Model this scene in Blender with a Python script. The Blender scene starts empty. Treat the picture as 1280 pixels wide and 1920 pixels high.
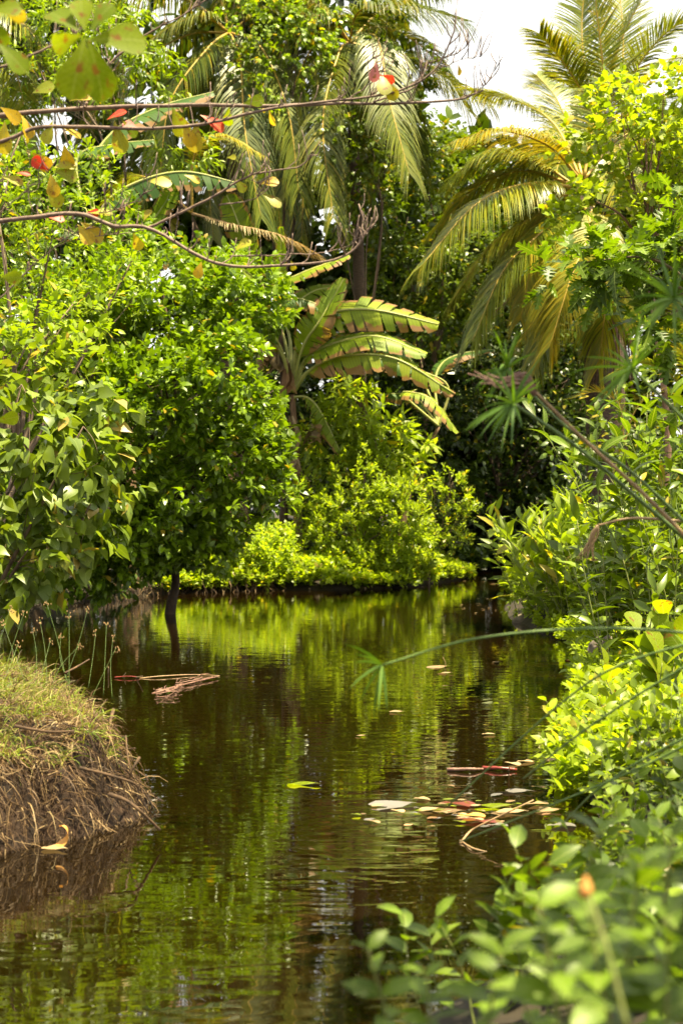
import bpy, math
import numpy as np
from mathutils import Matrix, Vector
R = math.radians
sc = bpy.context.scene
col = sc.collection
# ------------------------------------------------------------------ camera, sky, sun, exposure
CAM_H = 1.6; F = 2667.0
cam = bpy.data.objects.new('camera', bpy.data.cameras.new('camera')); col.objects.link(cam)
cam.location = (0, 0, CAM_H); cam.rotation_euler = (R(90), 0, 0)
cam.data.sensor_fit = 'VERTICAL'; cam.data.sensor_height = 36; cam.data.sensor_width = 24; cam.data.lens = 50
cam.data.clip_start = 0.05; cam.data.clip_end = 2000
cam.data.dof.use_dof = True; cam.data.dof.focus_distance = 11.5; cam.data.dof.aperture_fstop = 3.2
sc.camera = cam
SUN = Vector((0.28, -0.12, 1.0)).normalized()
w = bpy.data.worlds.new('World'); sc.world = w; w.use_nodes = True
nt = w.node_tree; nt.nodes.clear()
sky = nt.nodes.new('ShaderNodeTexSky'); sky.sky_type = 'NISHITA'; sky.sun_disc = False
sky.sun_elevation = math.asin(SUN.z); sky.sun_rotation = math.atan2(SUN.x, SUN.y)
sky.dust_density = 3.0; sky.air_density = 1.0
cl = nt.nodes.new('ShaderNodeMix'); cl.data_type = 'RGBA'; cl.inputs[0].default_value = 0.7
cl.inputs[7].default_value = (9.5, 9.2, 8.3, 1)          # thin bright cloud veil over the whole sky
bg = nt.nodes.new('ShaderNodeBackground'); bg.inputs[1].default_value = 0.05
wo = nt.nodes.new('ShaderNodeOutputWorld')
nt.links.new(sky.outputs[0], cl.inputs[6]); nt.links.new(cl.outputs[2], bg.inputs[0]); nt.links.new(bg.outputs[0], wo.inputs[0])
sl = bpy.data.lights.new('sun', 'SUN'); sl.energy = 5.0; sl.angle = R(0.5); sl.color = (1.0, 0.87, 0.56)
so = bpy.data.objects.new('sun', sl); col.objects.link(so)
so.rotation_euler = SUN.to_track_quat('Z', 'Y').to_euler()
sc.view_settings.view_transform = 'Standard'; sc.view_settings.look = 'None'
sc.view_settings.exposure = 2.15; sc.view_settings.gamma = 1; sc.view_settings.use_curve_mapping = False
cy = sc.cycles
cy.max_bounces = 7; cy.diffuse_bounces = 2; cy.glossy_bounces = 3; cy.transmission_bounces = 4; cy.transparent_max_bounces = 4
cy.sample_clamp_indirect = 6; cy.caustics_reflective = False; cy.caustics_refractive = False
cy.use_adaptive_sampling = True; cy.adaptive_threshold = 0.02

rng = np.random.default_rng(7)
UP = np.array([0, 0, 1.0])
def at(px, py, Y):                                         # a pixel of the photograph at depth Y -> a point
    return np.array([(px - 640) * Y / F, Y, CAM_H + (960 - py) * Y / F])
def on_water(px, py, z=0.0):
    Y = (CAM_H - z) * F / (py - 960); return np.array([(px - 640) * Y / F, Y, z])
def nrm(a): return a / np.maximum(np.linalg.norm(a, axis=-1, keepdims=True), 1e-9)
def sinnoise(p, s=1.0, seed=0.0):                           # cheap smooth 3-D noise, -1..1
    x, y, z = (p * s).T + np.array([[1.7], [9.2], [4.1]]) * (seed + 1)
    return (np.sin(1.3*x + 1.1*np.sin(1.7*y + 2)) + np.sin(1.5*y + 1.3*np.sin(1.2*z + 1)) + np.sin(1.1*z + 1.2*np.sin(1.9*x)) ) / 3

# ------------------------------------------------------------------ materials
MATS = {}
def base_mat(name):
    m = bpy.data.materials.new(name); m.use_nodes = True
    return m, m.node_tree, m.node_tree.nodes['Principled BSDF'], m.node_tree.nodes['Material Output']
def N(t, typ, **kw):
    n = t.nodes.new(typ)
    for k, v in kw.items(): setattr(n, k, v)
    return n
def math_node(t, op, a, b=None):
    n = N(t, 'ShaderNodeMath', operation=op)
    for i, v in enumerate((a, b)):
        if v is None: continue
        if isinstance(v, (int, float)): n.inputs[i].default_value = v
        else: t.links.new(v, n.inputs[i])
    return n.outputs[0]
def ramp(t, fac, stops):
    n = N(t, 'ShaderNodeValToRGB'); e = n.color_ramp.elements
    while len(e) < len(stops): e.new(0.5)
    for el, (p, c) in zip(e, stops): el.position = p; el.color = (*c, 1)
    t.links.new(fac, n.inputs[0]); return n.outputs[0]
def tint_fac(t):
    a = N(t, 'ShaderNodeAttribute', attribute_name='tint'); o = N(t, 'ShaderNodeObjectInfo')
    return math_node(t, 'FRACT', math_node(t, 'ADD', a.outputs['Fac'], o.outputs['Random']))
def leaf_mat(name, stops, trans=0.35, rough=0.36, glow=(1.45, 1.45, 0.25), vein=False, spec=0.4):
    m, t, b, out = base_mat(name)
    c = ramp(t, tint_fac(t), stops)
    geo = N(t, 'ShaderNodeNewGeometry')
    nz = N(t, 'ShaderNodeTexNoise'); nz.inputs['Scale'].default_value = 0.9 if not vein else 30
    if vein:
        tc = N(t, 'ShaderNodeTexCoord'); t.links.new(tc.outputs['Object'], nz.inputs['Vector'])
    else: t.links.new(geo.outputs['Position'], nz.inputs['Vector'])
    hsv = N(t, 'ShaderNodeHueSaturation')
    t.links.new(c, hsv.inputs['Color'])
    t.links.new(math_node(t, 'MULTIPLY_ADD', nz.outputs['Fac'], 0.9), hsv.inputs['Value'])
    hsv.inputs['Value'].links[0].from_node.inputs[2].default_value = 0.55
    cc = hsv.outputs[0]
    if vein:                                                # pale midrib and side veins in the leaf's own coordinates
        sp = N(t, 'ShaderNodeSeparateXYZ'); t.links.new(tc.outputs['Object'], sp.inputs[0])
        ay = math_node(t, 'ABSOLUTE', sp.outputs[1])
        mid = math_node(t, 'LESS_THAN', ay, 0.012)
        wv = math_node(t, 'SINE', math_node(t, 'MULTIPLY', math_node(t, 'SUBTRACT', sp.outputs[0], math_node(t, 'MULTIPLY', ay, 0.8)), 58.0))
        sv = math_node(t, 'MULTIPLY', math_node(t, 'GREATER_THAN', wv, 0.93), 0.55)
        fac = math_node(t, 'MAXIMUM', mid, sv)
        mx = N(t, 'ShaderNodeMix', data_type='RGBA'); t.links.new(math_node(t, 'MULTIPLY', fac, 0.5), mx.inputs[0])
        t.links.new(cc, mx.inputs[6]); mx.inputs[7].default_value = (0.30, 0.34, 0.10, 1); cc = mx.outputs[2]
    if name.startswith('almond'):                           # brown age spots and scorched patches
        n3 = N(t, 'ShaderNodeTexNoise'); n3.inputs['Scale'].default_value = 5; n3.inputs['Detail'].default_value = 4
        o3 = N(t, 'ShaderNodeObjectInfo'); ad = N(t, 'ShaderNodeVectorMath', operation='ADD'); t.links.new(tc.outputs['Object'], ad.inputs[0]); t.links.new(o3.outputs['Location'], ad.inputs[1])
        t.links.new(ad.outputs[0], n3.inputs['Vector']); sp3 = ramp(t, n3.outputs['Fac'], [(0.60, (0, 0, 0)), (0.66, (1, 1, 1))])
        m3 = N(t, 'ShaderNodeMix', data_type='RGBA'); t.links.new(sp3, m3.inputs[0]); t.links.new(cc, m3.inputs[6]); m3.inputs[7].default_value = (0.20, 0.10, 0.02, 1); cc = m3.outputs[2]
    t.links.new(cc, b.inputs['Base Color'])
    b.inputs['Roughness'].default_value = rough; b.inputs['Specular IOR Level'].default_value = spec
    tr = N(t, 'ShaderNodeBsdfTranslucent')
    g = N(t, 'ShaderNodeMix', data_type='RGBA', blend_type='MULTIPLY'); g.inputs[0].default_value = 1
    t.links.new(cc, g.inputs[6]); g.inputs[7].default_value = (*glow, 1); t.links.new(g.outputs[2], tr.inputs[0])
    mix = N(t, 'ShaderNodeMixShader'); mix.inputs[0].default_value = trans
    t.links.new(b.outputs[0], mix.inputs[1]); t.links.new(tr.outputs[0], mix.inputs[2]); t.links.new(mix.outputs[0], out.inputs[0])
    MATS[name] = m; return m
def green(dark, light, spot=None, ps=0.04):
    d, l = np.array(dark), np.array(light)
    s = [(0.0, tuple(d)), (0.45, tuple(d*0.45 + l*0.55)), (0.80, tuple(l))]
    if spot: s += [(1 - ps - 0.01, tuple(l)), (1 - ps, spot)]
    return s
leaf_mat('glossy_green', green((0.05, 0.095, 0.004), (0.16, 0.25, 0.008), (0.30, 0.22, 0.02), 0.025), 0.38, 0.33)
leaf_mat('lime_green', green((0.09, 0.155, 0.007), (0.22, 0.30, 0.010), (0.38, 0.28, 0.02), 0.03), 0.42, 0.42)
leaf_mat('yellow_green', green((0.13, 0.19, 0.012), (0.26, 0.33, 0.018), (0.42, 0.32, 0.02), 0.03), 0.5, 0.45)
leaf_mat('heart_green', green((0.08, 0.125, 0.012), (0.17, 0.23, 0.02), (0.34, 0.26, 0.06), 0.05), 0.38, 0.40)
leaf_mat('heart_near', green((0.08, 0.125, 0.012), (0.17, 0.23, 0.02), (0.34, 0.26, 0.06), 0.05), 0.38, 0.40, vein=True)
leaf_mat('dark_green', green((0.018, 0.036, 0.004), (0.050, 0.085, 0.006), (0.30, 0.26, 0.02), 0.02), 0.25, 0.38)  # backdrop leaf green, darkened so the colour itself carries deep shade
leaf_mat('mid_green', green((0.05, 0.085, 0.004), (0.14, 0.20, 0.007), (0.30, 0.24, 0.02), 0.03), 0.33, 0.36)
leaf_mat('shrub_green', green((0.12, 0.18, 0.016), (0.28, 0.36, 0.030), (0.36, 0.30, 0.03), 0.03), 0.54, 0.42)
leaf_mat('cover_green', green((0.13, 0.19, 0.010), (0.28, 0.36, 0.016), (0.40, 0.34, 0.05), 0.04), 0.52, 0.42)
leaf_mat('near_green', green((0.038, 0.072, 0.003), (0.115, 0.190, 0.006)), 0.40, 0.45, vein=True, spec=.3)
leaf_mat('almond_yellow', [(0, (0.20, 0.24, 0.01)), (0.3, (0.34, 0.34, 0.012)), (0.55, (0.48, 0.38, 0.012)), (0.75, (0.52, 0.32, 0.012)), (0.9, (0.25, 0.25, 0.02))], 0.5, 0.45, glow=(1.3, 1.2, 0.6), vein=True)
leaf_mat('almond_green', green((0.12, 0.18, 0.006), (0.19, 0.25, 0.008)), 0.6, 0.5, spec=.15, glow=(1.5, 1.4, 0.25), vein=True)
leaf_mat('almond_red', [(0, (0.45, 0.03, 0.01)), (0.6, (0.55, 0.05, 0.02)), (1, (0.5, 0.02, 0.01))], 0.45, 0.45, glow=(1.6, 0.8, 0.6), vein=True)
leaf_mat('almond_pink', [(0, (0.50, 0.16, 0.15)), (1, (0.55, 0.22, 0.2))], 0.35, 0.45, glow=(1.3, 0.9, 0.8), vein=True)
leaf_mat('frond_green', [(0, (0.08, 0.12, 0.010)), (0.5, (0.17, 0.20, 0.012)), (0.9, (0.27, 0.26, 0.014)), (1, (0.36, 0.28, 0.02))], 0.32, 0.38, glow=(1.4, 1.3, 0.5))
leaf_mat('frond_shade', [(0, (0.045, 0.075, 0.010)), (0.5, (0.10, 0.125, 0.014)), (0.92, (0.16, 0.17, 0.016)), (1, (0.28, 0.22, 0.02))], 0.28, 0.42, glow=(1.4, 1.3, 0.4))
leaf_mat('frond_yellow', [(0, (0.13, 0.16, 0.012)), (0.6, (0.24, 0.24, 0.014)), (1, (0.40, 0.29, 0.015))], 0.36, 0.42, glow=(1.4, 1.15, 0.4))
leaf_mat('frond_dry', [(0, (0.22, 0.16, 0.07)), (1, (0.42, 0.33, 0.16))], 0.25, 0.6, glow=(1.2, 1, .7))
leaf_mat('sedge_green', [(0, (0.045, 0.10, 0.010)), (1, (0.10, 0.18, 0.018))], 0.3, 0.4)
leaf_mat('grass_green', [(0, (0.08, 0.13, 0.01)), (0.6, (0.18, 0.24, 0.02)), (1, (0.30, 0.29, 0.05))], 0.35, 0.5)
leaf_mat('grass_dry', [(0, (0.04, 0.02, 0.009)), (0.5, (0.12, 0.068, 0.028)), (0.85, (0.24, 0.155, 0.065)), (1, (0.42, 0.32, 0.15))], 0.25, 0.6, glow=(1.1, 1, .8))
leaf_mat('petal_yellow', [(0, (0.75, 0.42, 0.01)), (1, (0.8, 0.5, 0.01))], 0.3, 0.5, glow=(1.1, 1, .8))
leaf_mat('dead_brown', [(0, (0.10, 0.05, 0.02)), (0.5, (0.28, 0.15, 0.06)), (1, (0.42, 0.28, 0.14))], 0.2, 0.6, glow=(1.1, 1, .8))
leaf_mat('dead_pale', [(0, (0.14, 0.09, 0.04)), (1, (0.34, 0.25, 0.13))], 0.2, 0.5, glow=(1.1, 1, .8))
leaf_mat('dead_orange', [(0, (0.60, 0.28, 0.06)), (1, (0.65, 0.34, 0.09))], 0.3, 0.5, glow=(1.1, 1, .8))
leaf_mat('dead_red', [(0, (0.10, 0.020, 0.012)), (1, (0.18, 0.04, 0.025))], 0.15, 0.4, glow=(1.1, 1, .8))
leaf_mat('root_fibre', [(0, (0.012, 0.006, 0.003)), (0.55, (0.05, 0.027, 0.012)), (0.85, (0.13, 0.08, 0.035)), (1, (0.30, 0.21, 0.11))], 0.0, 0.75, spec=.25)
leaf_mat('dead_grey', [(0, (0.09, 0.085, 0.075)), (1, (0.17, 0.155, 0.14))], 0.1, 0.35, glow=(1.1, 1, .8))

def banana_mat(name, a, b_, brown):
    m, t, b, out = base_mat(name)
    ed = N(t, 'ShaderNodeAttribute', attribute_name='edge'); ti = N(t, 'ShaderNodeAttribute', attribute_name='tint')
    al = N(t, 'ShaderNodeAttribute', attribute_name='along')
    geo = N(t, 'ShaderNodeNewGeometry'); nz = N(t, 'ShaderNodeTexNoise'); nz.inputs['Scale'].default_value = 3.2; nz.inputs['Detail'].default_value = 6
    t.links.new(geo.outputs['Position'], nz.inputs['Vector'])
    c0 = ramp(t, math_node(t, 'ADD', math_node(t, 'MULTIPLY', ti.outputs['Fac'], .6), math_node(t, 'MULTIPLY', nz.outputs['Fac'], .4)), [(0.1, a), (0.8, b_)])
    wv = math_node(t, 'SINE', math_node(t, 'MULTIPLY', al.outputs['Fac'], 420.0))        # fine parallel veins
    hs = N(t, 'ShaderNodeHueSaturation'); t.links.new(c0, hs.inputs['Color'])
    v = math_node(t, 'ADD', math_node(t, 'MULTIPLY', wv, 0.10), 0.95); t.links.new(v, hs.inputs['Value'])
    f = math_node(t, 'ADD', ed.outputs['Fac'], math_node(t, 'MULTIPLY', math_node(t, 'SUBTRACT', nz.outputs['Fac'], .5), 2.0))
    f = math_node(t, 'ADD', f, math_node(t, 'MULTIPLY', ti.outputs['Fac'], .25))
    br = ramp(t, f, [(1.0 - brown - 0.10, (0, 0, 0)), (1.0 - brown, (1, 1, 1))])
    bc = ramp(t, nz.outputs['Fac'], [(0.35, (0.24, 0.13, 0.015)), (0.65, (0.30, 0.17, 0.08))])
    mx = N(t, 'ShaderNodeMix', data_type='RGBA'); t.links.new(br, mx.inputs[0]); t.links.new(hs.outputs[0], mx.inputs[6]); t.links.new(bc, mx.inputs[7])
    t.links.new(mx.outputs[2], b.inputs['Base Color']); b.inputs['Roughness'].default_value = .5; b.inputs['Specular IOR Level'].default_value = .3
    tr = N(t, 'ShaderNodeBsdfTranslucent'); g = N(t, 'ShaderNodeMix', data_type='RGBA', blend_type='MULTIPLY'); g.inputs[0].default_value = 1
    t.links.new(mx.outputs[2], g.inputs[6]); g.inputs[7].default_value = (1.3, 1.4, .35, 1); t.links.new(g.outputs[2], tr.inputs[0])
    mi = N(t, 'ShaderNodeMixShader'); mi.inputs[0].default_value = .42
    t.links.new(b.outputs[0], mi.inputs[1]); t.links.new(tr.outputs[0], mi.inputs[2]); t.links.new(mi.outputs[0], out.inputs[0])
    MATS[name] = m
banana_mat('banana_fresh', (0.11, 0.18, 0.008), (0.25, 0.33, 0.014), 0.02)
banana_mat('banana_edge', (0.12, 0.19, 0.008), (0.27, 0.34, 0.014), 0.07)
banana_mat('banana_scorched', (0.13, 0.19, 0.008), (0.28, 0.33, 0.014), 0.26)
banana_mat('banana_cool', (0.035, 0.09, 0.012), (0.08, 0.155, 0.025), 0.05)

def solid_mat(name, c1, c2, scale=6, rough=.8, bump=0.0, det=6, stretch=(1, 1, 1), spec=.4):
    m, t, b, out = base_mat(name)
    tc = N(t, 'ShaderNodeTexCoord'); mp = N(t, 'ShaderNodeMapping'); mp.inputs['Scale'].default_value = stretch
    t.links.new(tc.outputs['Object'], mp.inputs[0])
    nz = N(t, 'ShaderNodeTexNoise'); nz.inputs['Scale'].default_value = scale; nz.inputs['Detail'].default_value = det
    nz.inputs['Roughness'].default_value = .65
    t.links.new(mp.outputs[0], nz.inputs['Vector'])
    t.links.new(ramp(t, nz.outputs['Fac'], [(0.32, c1), (0.68, c2)]), b.inputs['Base Color'])
    b.inputs['Roughness'].default_value = rough; b.inputs['Specular IOR Level'].default_value = spec
    if bump:
        bp = N(t, 'ShaderNodeBump'); bp.inputs['Strength'].default_value = 1; bp.inputs['Distance'].default_value = bump
        t.links.new(nz.outputs['Fac'], bp.inputs['Height']); t.links.new(bp.outputs[0], b.inputs['Normal'])
    MATS[name] = m; return m
solid_mat('bark', (0.06, 0.04, 0.025), (0.20, 0.14, 0.09), 14, .85, .01, stretch=(1, 1, .3))
solid_mat('bark_dark', (0.025, 0.015, 0.008), (0.08, 0.05, 0.03), 10, .85, .01, stretch=(1, 1, .3))
solid_mat('bark_almond', (0.08, 0.048, 0.036), (0.22, 0.15, 0.115), 40, .7, .002)
solid_mat('twig_brown', (0.10, 0.05, 0.03), (0.24, 0.14, 0.09), 30, .7)
solid_mat('twig_green', (0.10, 0.14, 0.03), (0.20, 0.20, 0.05), 20, .6)
solid_mat('palm_trunk', (0.03, 0.02, 0.012), (0.10, 0.065, 0.04), 9, .9, .02, stretch=(1, 1, 4))
solid_mat('palm_fibre', (0.07, 0.03, 0.018), (0.24, 0.13, 0.09), 16, .9, .01, stretch=(3, 3, .3))
solid_mat('rachis', (0.28, 0.20, 0.03), (0.45, 0.28, 0.04), 8, .5)
solid_mat('banana_stem', (0.14, 0.13, 0.03), (0.34, 0.26, 0.08), 6, .5, stretch=(1, 1, .2))
solid_mat('banana_husk', (0.07, 0.035, 0.015), (0.26, 0.16, 0.085), 8, .75, .01, stretch=(2, 2, .3))
solid_mat('midrib', (0.26, 0.30, 0.08), (0.40, 0.38, 0.12), 6, .45)
solid_mat('earth', (0.008, 0.004, 0.0016), (0.035, 0.016, 0.006), 12, .95, .04)
solid_mat('root', (0.014, 0.008, 0.004), (0.11, 0.06, 0.025), 14, .85)
solid_mat('ground_soil', (0.008, 0.005, 0.002), (0.026, 0.018, 0.007), 2.2, .95, .03)
solid_mat('rock', (0.05, 0.04, 0.03), (0.20, 0.16, 0.12), 9, .85, .02)
solid_mat('rock_red', (0.10, 0.035, 0.02), (0.24, 0.09, 0.05), 6, .8, .02)
solid_mat('sedge_stalk', (0.045, 0.09, 0.012), (0.11, 0.17, 0.035), 20, .5)
solid_mat('sedge_dry', (0.16, 0.10, 0.05), (0.34, 0.22, 0.10), 20, .6)
solid_mat('sedge_head', (0.10, 0.045, 0.035), (0.28, 0.16, 0.11), 40, .6)
solid_mat('seed', (0.14, 0.08, 0.03), (0.30, 0.19, 0.08), 60, .8)
solid_mat('red_bract', (0.12, 0.015, 0.010), (0.24, 0.04, 0.025), 20, .35)

# water: murky brown body under a clear rippled surface
m, t, b, out = base_mat('water'); MATS['water'] = m
geo = N(t, 'ShaderNodeNewGeometry')
nz = N(t, 'ShaderNodeTexNoise'); nz.inputs['Scale'].default_value = .35; t.links.new(geo.outputs['Position'], nz.inputs['Vector'])
t.links.new(ramp(t, nz.outputs['Fac'], [(.3, (0.0040, 0.0022, 0.0003)), (.7, (0.0075, 0.0040, 0.0006))]), b.inputs['Base Color'])
b.inputs['Roughness'].default_value = 0.015; b.inputs['IOR'].default_value = 2.0; b.inputs['Specular IOR Level'].default_value = 1.0
mp1 = N(t, 'ShaderNodeMapping'); mp1.inputs['Scale'].default_value = (2.2, 7.5, 1); t.links.new(geo.outputs['Position'], mp1.inputs[0])
n1 = N(t, 'ShaderNodeTexNoise'); n1.inputs['Scale'].default_value = 1.0; n1.inputs['Detail'].default_value = 1.6; n1.inputs['Roughness'].default_value = .55; n1.inputs['Distortion'].default_value = .6
t.links.new(mp1.outputs[0], n1.inputs['Vector'])
n2 = N(t, 'ShaderNodeTexNoise'); n2.inputs['Scale'].default_value = .5; n2.inputs['Detail'].default_value = 1; t.links.new(geo.outputs['Position'], n2.inputs['Vector'])
h = math_node(t, 'MULTIPLY', n1.outputs['Fac'], math_node(t, 'ADD', math_node(t, 'MULTIPLY', n2.outputs['Fac'], 1.3), 0.25))
bp = N(t, 'ShaderNodeBump'); bp.inputs['Strength'].default_value = 1; bp.inputs['Distance'].default_value = 0.0020
t.links.new(h, bp.inputs['Height']); t.links.new(bp.outputs[0], b.inputs['Normal'])

# ------------------------------------------------------------------ mesh building
def make_mesh(name, V, T, attrs=None, smooth=True):
    me = bpy.data.meshes.new(name)
    V = np.ascontiguousarray(V, np.float32); T = np.ascontiguousarray(T, np.int32)
    me.vertices.add(len(V)); me.vertices.foreach_set('co', V.ravel())
    me.loops.add(T.size); me.loops.foreach_set('vertex_index', T.ravel())
    me.polygons.add(len(T)); me.polygons.foreach_set('loop_start', np.arange(0, T.size, T.shape[1], dtype=np.int32))
    me.polygons.foreach_set('use_smooth', np.full(len(T), smooth))
    for k, a in (attrs or {}).items():
        at_ = me.attributes.new(k, 'FLOAT', 'POINT'); at_.data.foreach_set('value', np.ascontiguousarray(a, np.float32))
    me.update(calc_edges=True); return me
class MB:
    def __init__(s): s.V = []; s.T = []; s.A = {}; s.n = 0
    def add(s, V, T, **at_):
        s.V.append(V); s.T.append(T + s.n); s.n += len(V)
        for k in ('tint', 'edge', 'along'):
            a = at_.get(k, 0.0); s.A.setdefault(k, []).append(np.broadcast_to(np.asarray(a, float), (len(V),)))
    def build(s, name, mat, parent=None, kind=None, attrs=('tint',), smooth=True):
        V = np.concatenate(s.V); T = np.concatenate(s.T)
        if parent is not None: V = V - np.array(parent_origin(parent))
        me = make_mesh(name, V, T, {k: np.concatenate(s.A[k]) for k in attrs}, smooth)
        me.materials.append(MATS[mat]); o = bpy.data.objects.new(name, me); col.objects.link(o)
        if parent is not None: o.parent = parent
        if kind: o['kind'] = kind
        return o
def parent_origin(p):
    v = Vector((0, 0, 0))
    while p is not None: v += p.location; p = p.parent
    return v
def thing(name, label, cat, base, group=None):
    o = bpy.data.objects.new(name, None); col.objects.link(o); o.location = tuple(base); o.empty_display_size = .2
    o['label'] = label; o['category'] = cat
    if group: o['group'] = group
    return o
def tag(o, label, cat, group=None):
    o['label'] = label; o['category'] = cat
    if group: o['group'] = group
    return o
def spline(pts, n=24):
    P = np.array(pts, float)
    if len(P) == 2: return P[0] + (P[1] - P[0]) * np.linspace(0, 1, n)[:, None]
    Q = np.vstack([2*P[0] - P[1], P, 2*P[-1] - P[-2]]); out = []
    u = np.linspace(0, len(P) - 1 - 1e-9, n)
    for v in u:
        i = int(v); f = v - i; a, b_, c, d = Q[i:i+4]
        out.append(.5 * (2*b_ + (c - a)*f + (2*a - 5*b_ + 4*c - d)*f*f + (3*b_ - a - 3*c + d)*f**3))
    return np.array(out)
def tube(mb, pts, r0, r1=None, sides=6, tint=0.0, knob=0.0):
    P = np.asarray(pts, float); n = len(P)
    rad = np.linspace(r0, r0 if r1 is None else r1, n) if np.isscalar(r0) else np.asarray(r0)
    if knob: rad = rad * (1 + knob * rng.normal(size=n))
    T = nrm(np.gradient(P, axis=0)); ref = np.array([0, 0, 1.0]) if abs(T[:, 2]).mean() < .8 else np.array([1.0, 0, 0])
    A = nrm(np.cross(T, ref)); B = np.cross(T, A)
    ang = np.linspace(0, 2*np.pi, sides, endpoint=False)
    V = P[:, None] + rad[:, None, None] * (A[:, None] * np.cos(ang)[None, :, None] + B[:, None] * np.sin(ang)[None, :, None])
    V = np.vstack([V.reshape(-1, 3), P[:1], P[-1:]]); i = np.arange(n - 1)[:, None] * sides; j = np.arange(sides)[None]; k = (j + 1) % sides
    a = (i + j).ravel(); b_ = (i + k).ravel(); c = (i + sides + k).ravel(); d = (i + sides + j).ravel()
    F_ = np.vstack([np.stack([a, b_, c], 1), np.stack([a, c, d], 1)])
    jj = np.arange(sides); kk = (jj + 1) % sides
    F_ = np.vstack([F_, np.stack([kk, jj, np.full(sides, n*sides)], 1), np.stack([(n-1)*sides + jj, (n-1)*sides + kk, np.full(sides, n*sides + 1)], 1)])
    mb.add(V, F_, tint=tint)

# ------------------------------------------------------------------ leaf templates: along +X, length 1, face +Z
def leaf_tmpl(prof, fold=.18, curl=.25, base0=True):
    V = [(0, 0, 0)]; T = []
    for (x, wd, *bx) in prof:
        z = -curl * x * x; xb = bx[0] if bx else x
        V += [(xb, wd, z + fold*wd), (x, 0, z), (xb, -wd, z + fold*wd)]
    V.append((1, 0, -curl)); k = len(prof)
    T += [(0, 2, 1), (0, 3, 2)]
    for i in range(k - 1):
        a = 1 + 3*i; b_ = a + 3
        T += [(a, a+1, b_+1), (a, b_+1, b_), (a+1, a+2, b_+2), (a+1, b_+2, b_+1)]
    a = 1 + 3*(k - 1); e = len(V) - 1
    T += [(a, a+1, e), (a+1, a+2, e)]
    return np.array(V, float), np.array(T)
TM = {
 'ovate': leaf_tmpl([(.22, .24), (.62, .25)]),
 'round': leaf_tmpl([(.15, .30), (.62, .40)], .12, .2),
 'heart': leaf_tmpl([(.05, .26, -.10), (.20, .40, .14), (.42, .38), (.64, .25), (.84, .09)], .16, .35),
 'lance': leaf_tmpl([(.3, .13), (.65, .12)], .3, .3),
 'spoon': leaf_tmpl([(.35, .12), (.75, .22)], .2, .15),
 'strap': leaf_tmpl([(.25, .055), (.55, .065), (.8, .045)], .5, .55),
 'almond': leaf_tmpl([(.15, .06), (.35, .15), (.55, .25), (.72, .31), (.86, .28), (.96, .15)], .16, .22),
 'broad': leaf_tmpl([(.12, .14), (.35, .25), (.65, .23), (.87, .10)], .22, .35),
 'blade': leaf_tmpl([(.3, .02), (.7, .014)], .3, .3),
 'lobed': leaf_tmpl([(.15, .10), (.28, .34, .34), (.34, .12), (.48, .36, .58), (.52, .12), (.66, .30, .78), (.72, .10), (.86, .14, .92)], .15, .25),
 'longleaf': leaf_tmpl([(.15, .07), (.4, .145), (.65, .125), (.85, .06)], .35, .5),
 'petal': leaf_tmpl([(.4, .22), (.8, .25)], .1, .2),
}
def leafset(P, D, size, noise=.45, up=UP, tint=None):
    D = nrm(D); n = len(P)
    U = np.broadcast_to(np.asarray(up, float), D.shape) + rng.normal(size=D.shape) * noise
    Nn = nrm(U - (U * D).sum(1, keepdims=True) * D); S = np.cross(Nn, D)
    M = np.stack([D, S, Nn], 2) * (np.broadcast_to(size, (n,)) * rng.uniform(.7, 1.2, n))[:, None, None]
    return P, M, (rng.random(n) if tint is None else tint)
def cat(*ls): return tuple(np.concatenate([l[i] for l in ls]) for i in range(3))
LEAFMESH = {}
def place_leaf(root, P, M, tm, mat, name='leaf'):
    key = (tm, mat)
    if key not in LEAFMESH:
        V, T = TM[tm]; me = make_mesh(name, V, T); me.materials.append(MATS[mat]); LEAFMESH[key] = me
    o = bpy.data.objects.new(name, LEAFMESH[key]); col.objects.link(o); o.parent = root
    p = P - np.array(parent_origin(root)) if root is not None else P
    mm = Matrix.Identity(4)
    for r in range(3):
        for c in range(3): mm[r][c] = float(M[r, c])
        mm[r][3] = float(p[r])
    o.matrix_basis = mm
    return o
def foliage(root, ls, tm, mat, n_parts=300, near_mat=None, cell=14, name='foliage', minpx=8, leafname='leaf'):
    P, M, ti = ls
    P = P.copy()
    keep = np.ones(len(P), bool)
    if n_parts:
        px = 640 + P[:, 0] / P[:, 1] * F; py = 960 - (P[:, 2] - CAM_H) / P[:, 1] * F
        sz = np.linalg.norm(M[:, :, 0], axis=1) / P[:, 1] * F
        ok = (px > -10) & (px < 1290) & (py > -10) & (py < 1930) & (P[:, 1] > .5) & (sz > minpx)
        idx = np.where(ok)[0]; idx = idx[np.argsort(P[idx, 1])]
        ck = (px[idx] // cell).astype(int) * 1000 + (py[idx] // cell).astype(int)
        _, f = np.unique(ck, return_index=True); idx = idx[f]
        facing = np.abs((M[idx, :, 2] * nrm(P[idx] - np.array([0, 0, CAM_H]))).sum(1)) / np.linalg.norm(M[idx, :, 2], axis=1)
        idx = idx[np.argsort(-sz[idx] * (.3 + facing))][:n_parts]
        for i in idx: place_leaf(root, P[i], M[i], tm, near_mat or mat, leafname)
        keep[idx] = False
    if keep.sum():
        P, M, ti = P[keep], M[keep], ti[keep]; V, T = TM[tm]; n = len(P)
        VV = np.einsum('nij,vj->nvi', M, V) + P[:, None]
        TT = T[None] + (np.arange(n) * len(V))[:, None, None]
        mb = MB(); mb.add(VV.reshape(-1, 3), TT.reshape(-1, 3), tint=np.repeat(ti, len(V)))
        mb.build(name, mat, root, 'stuff')
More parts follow.
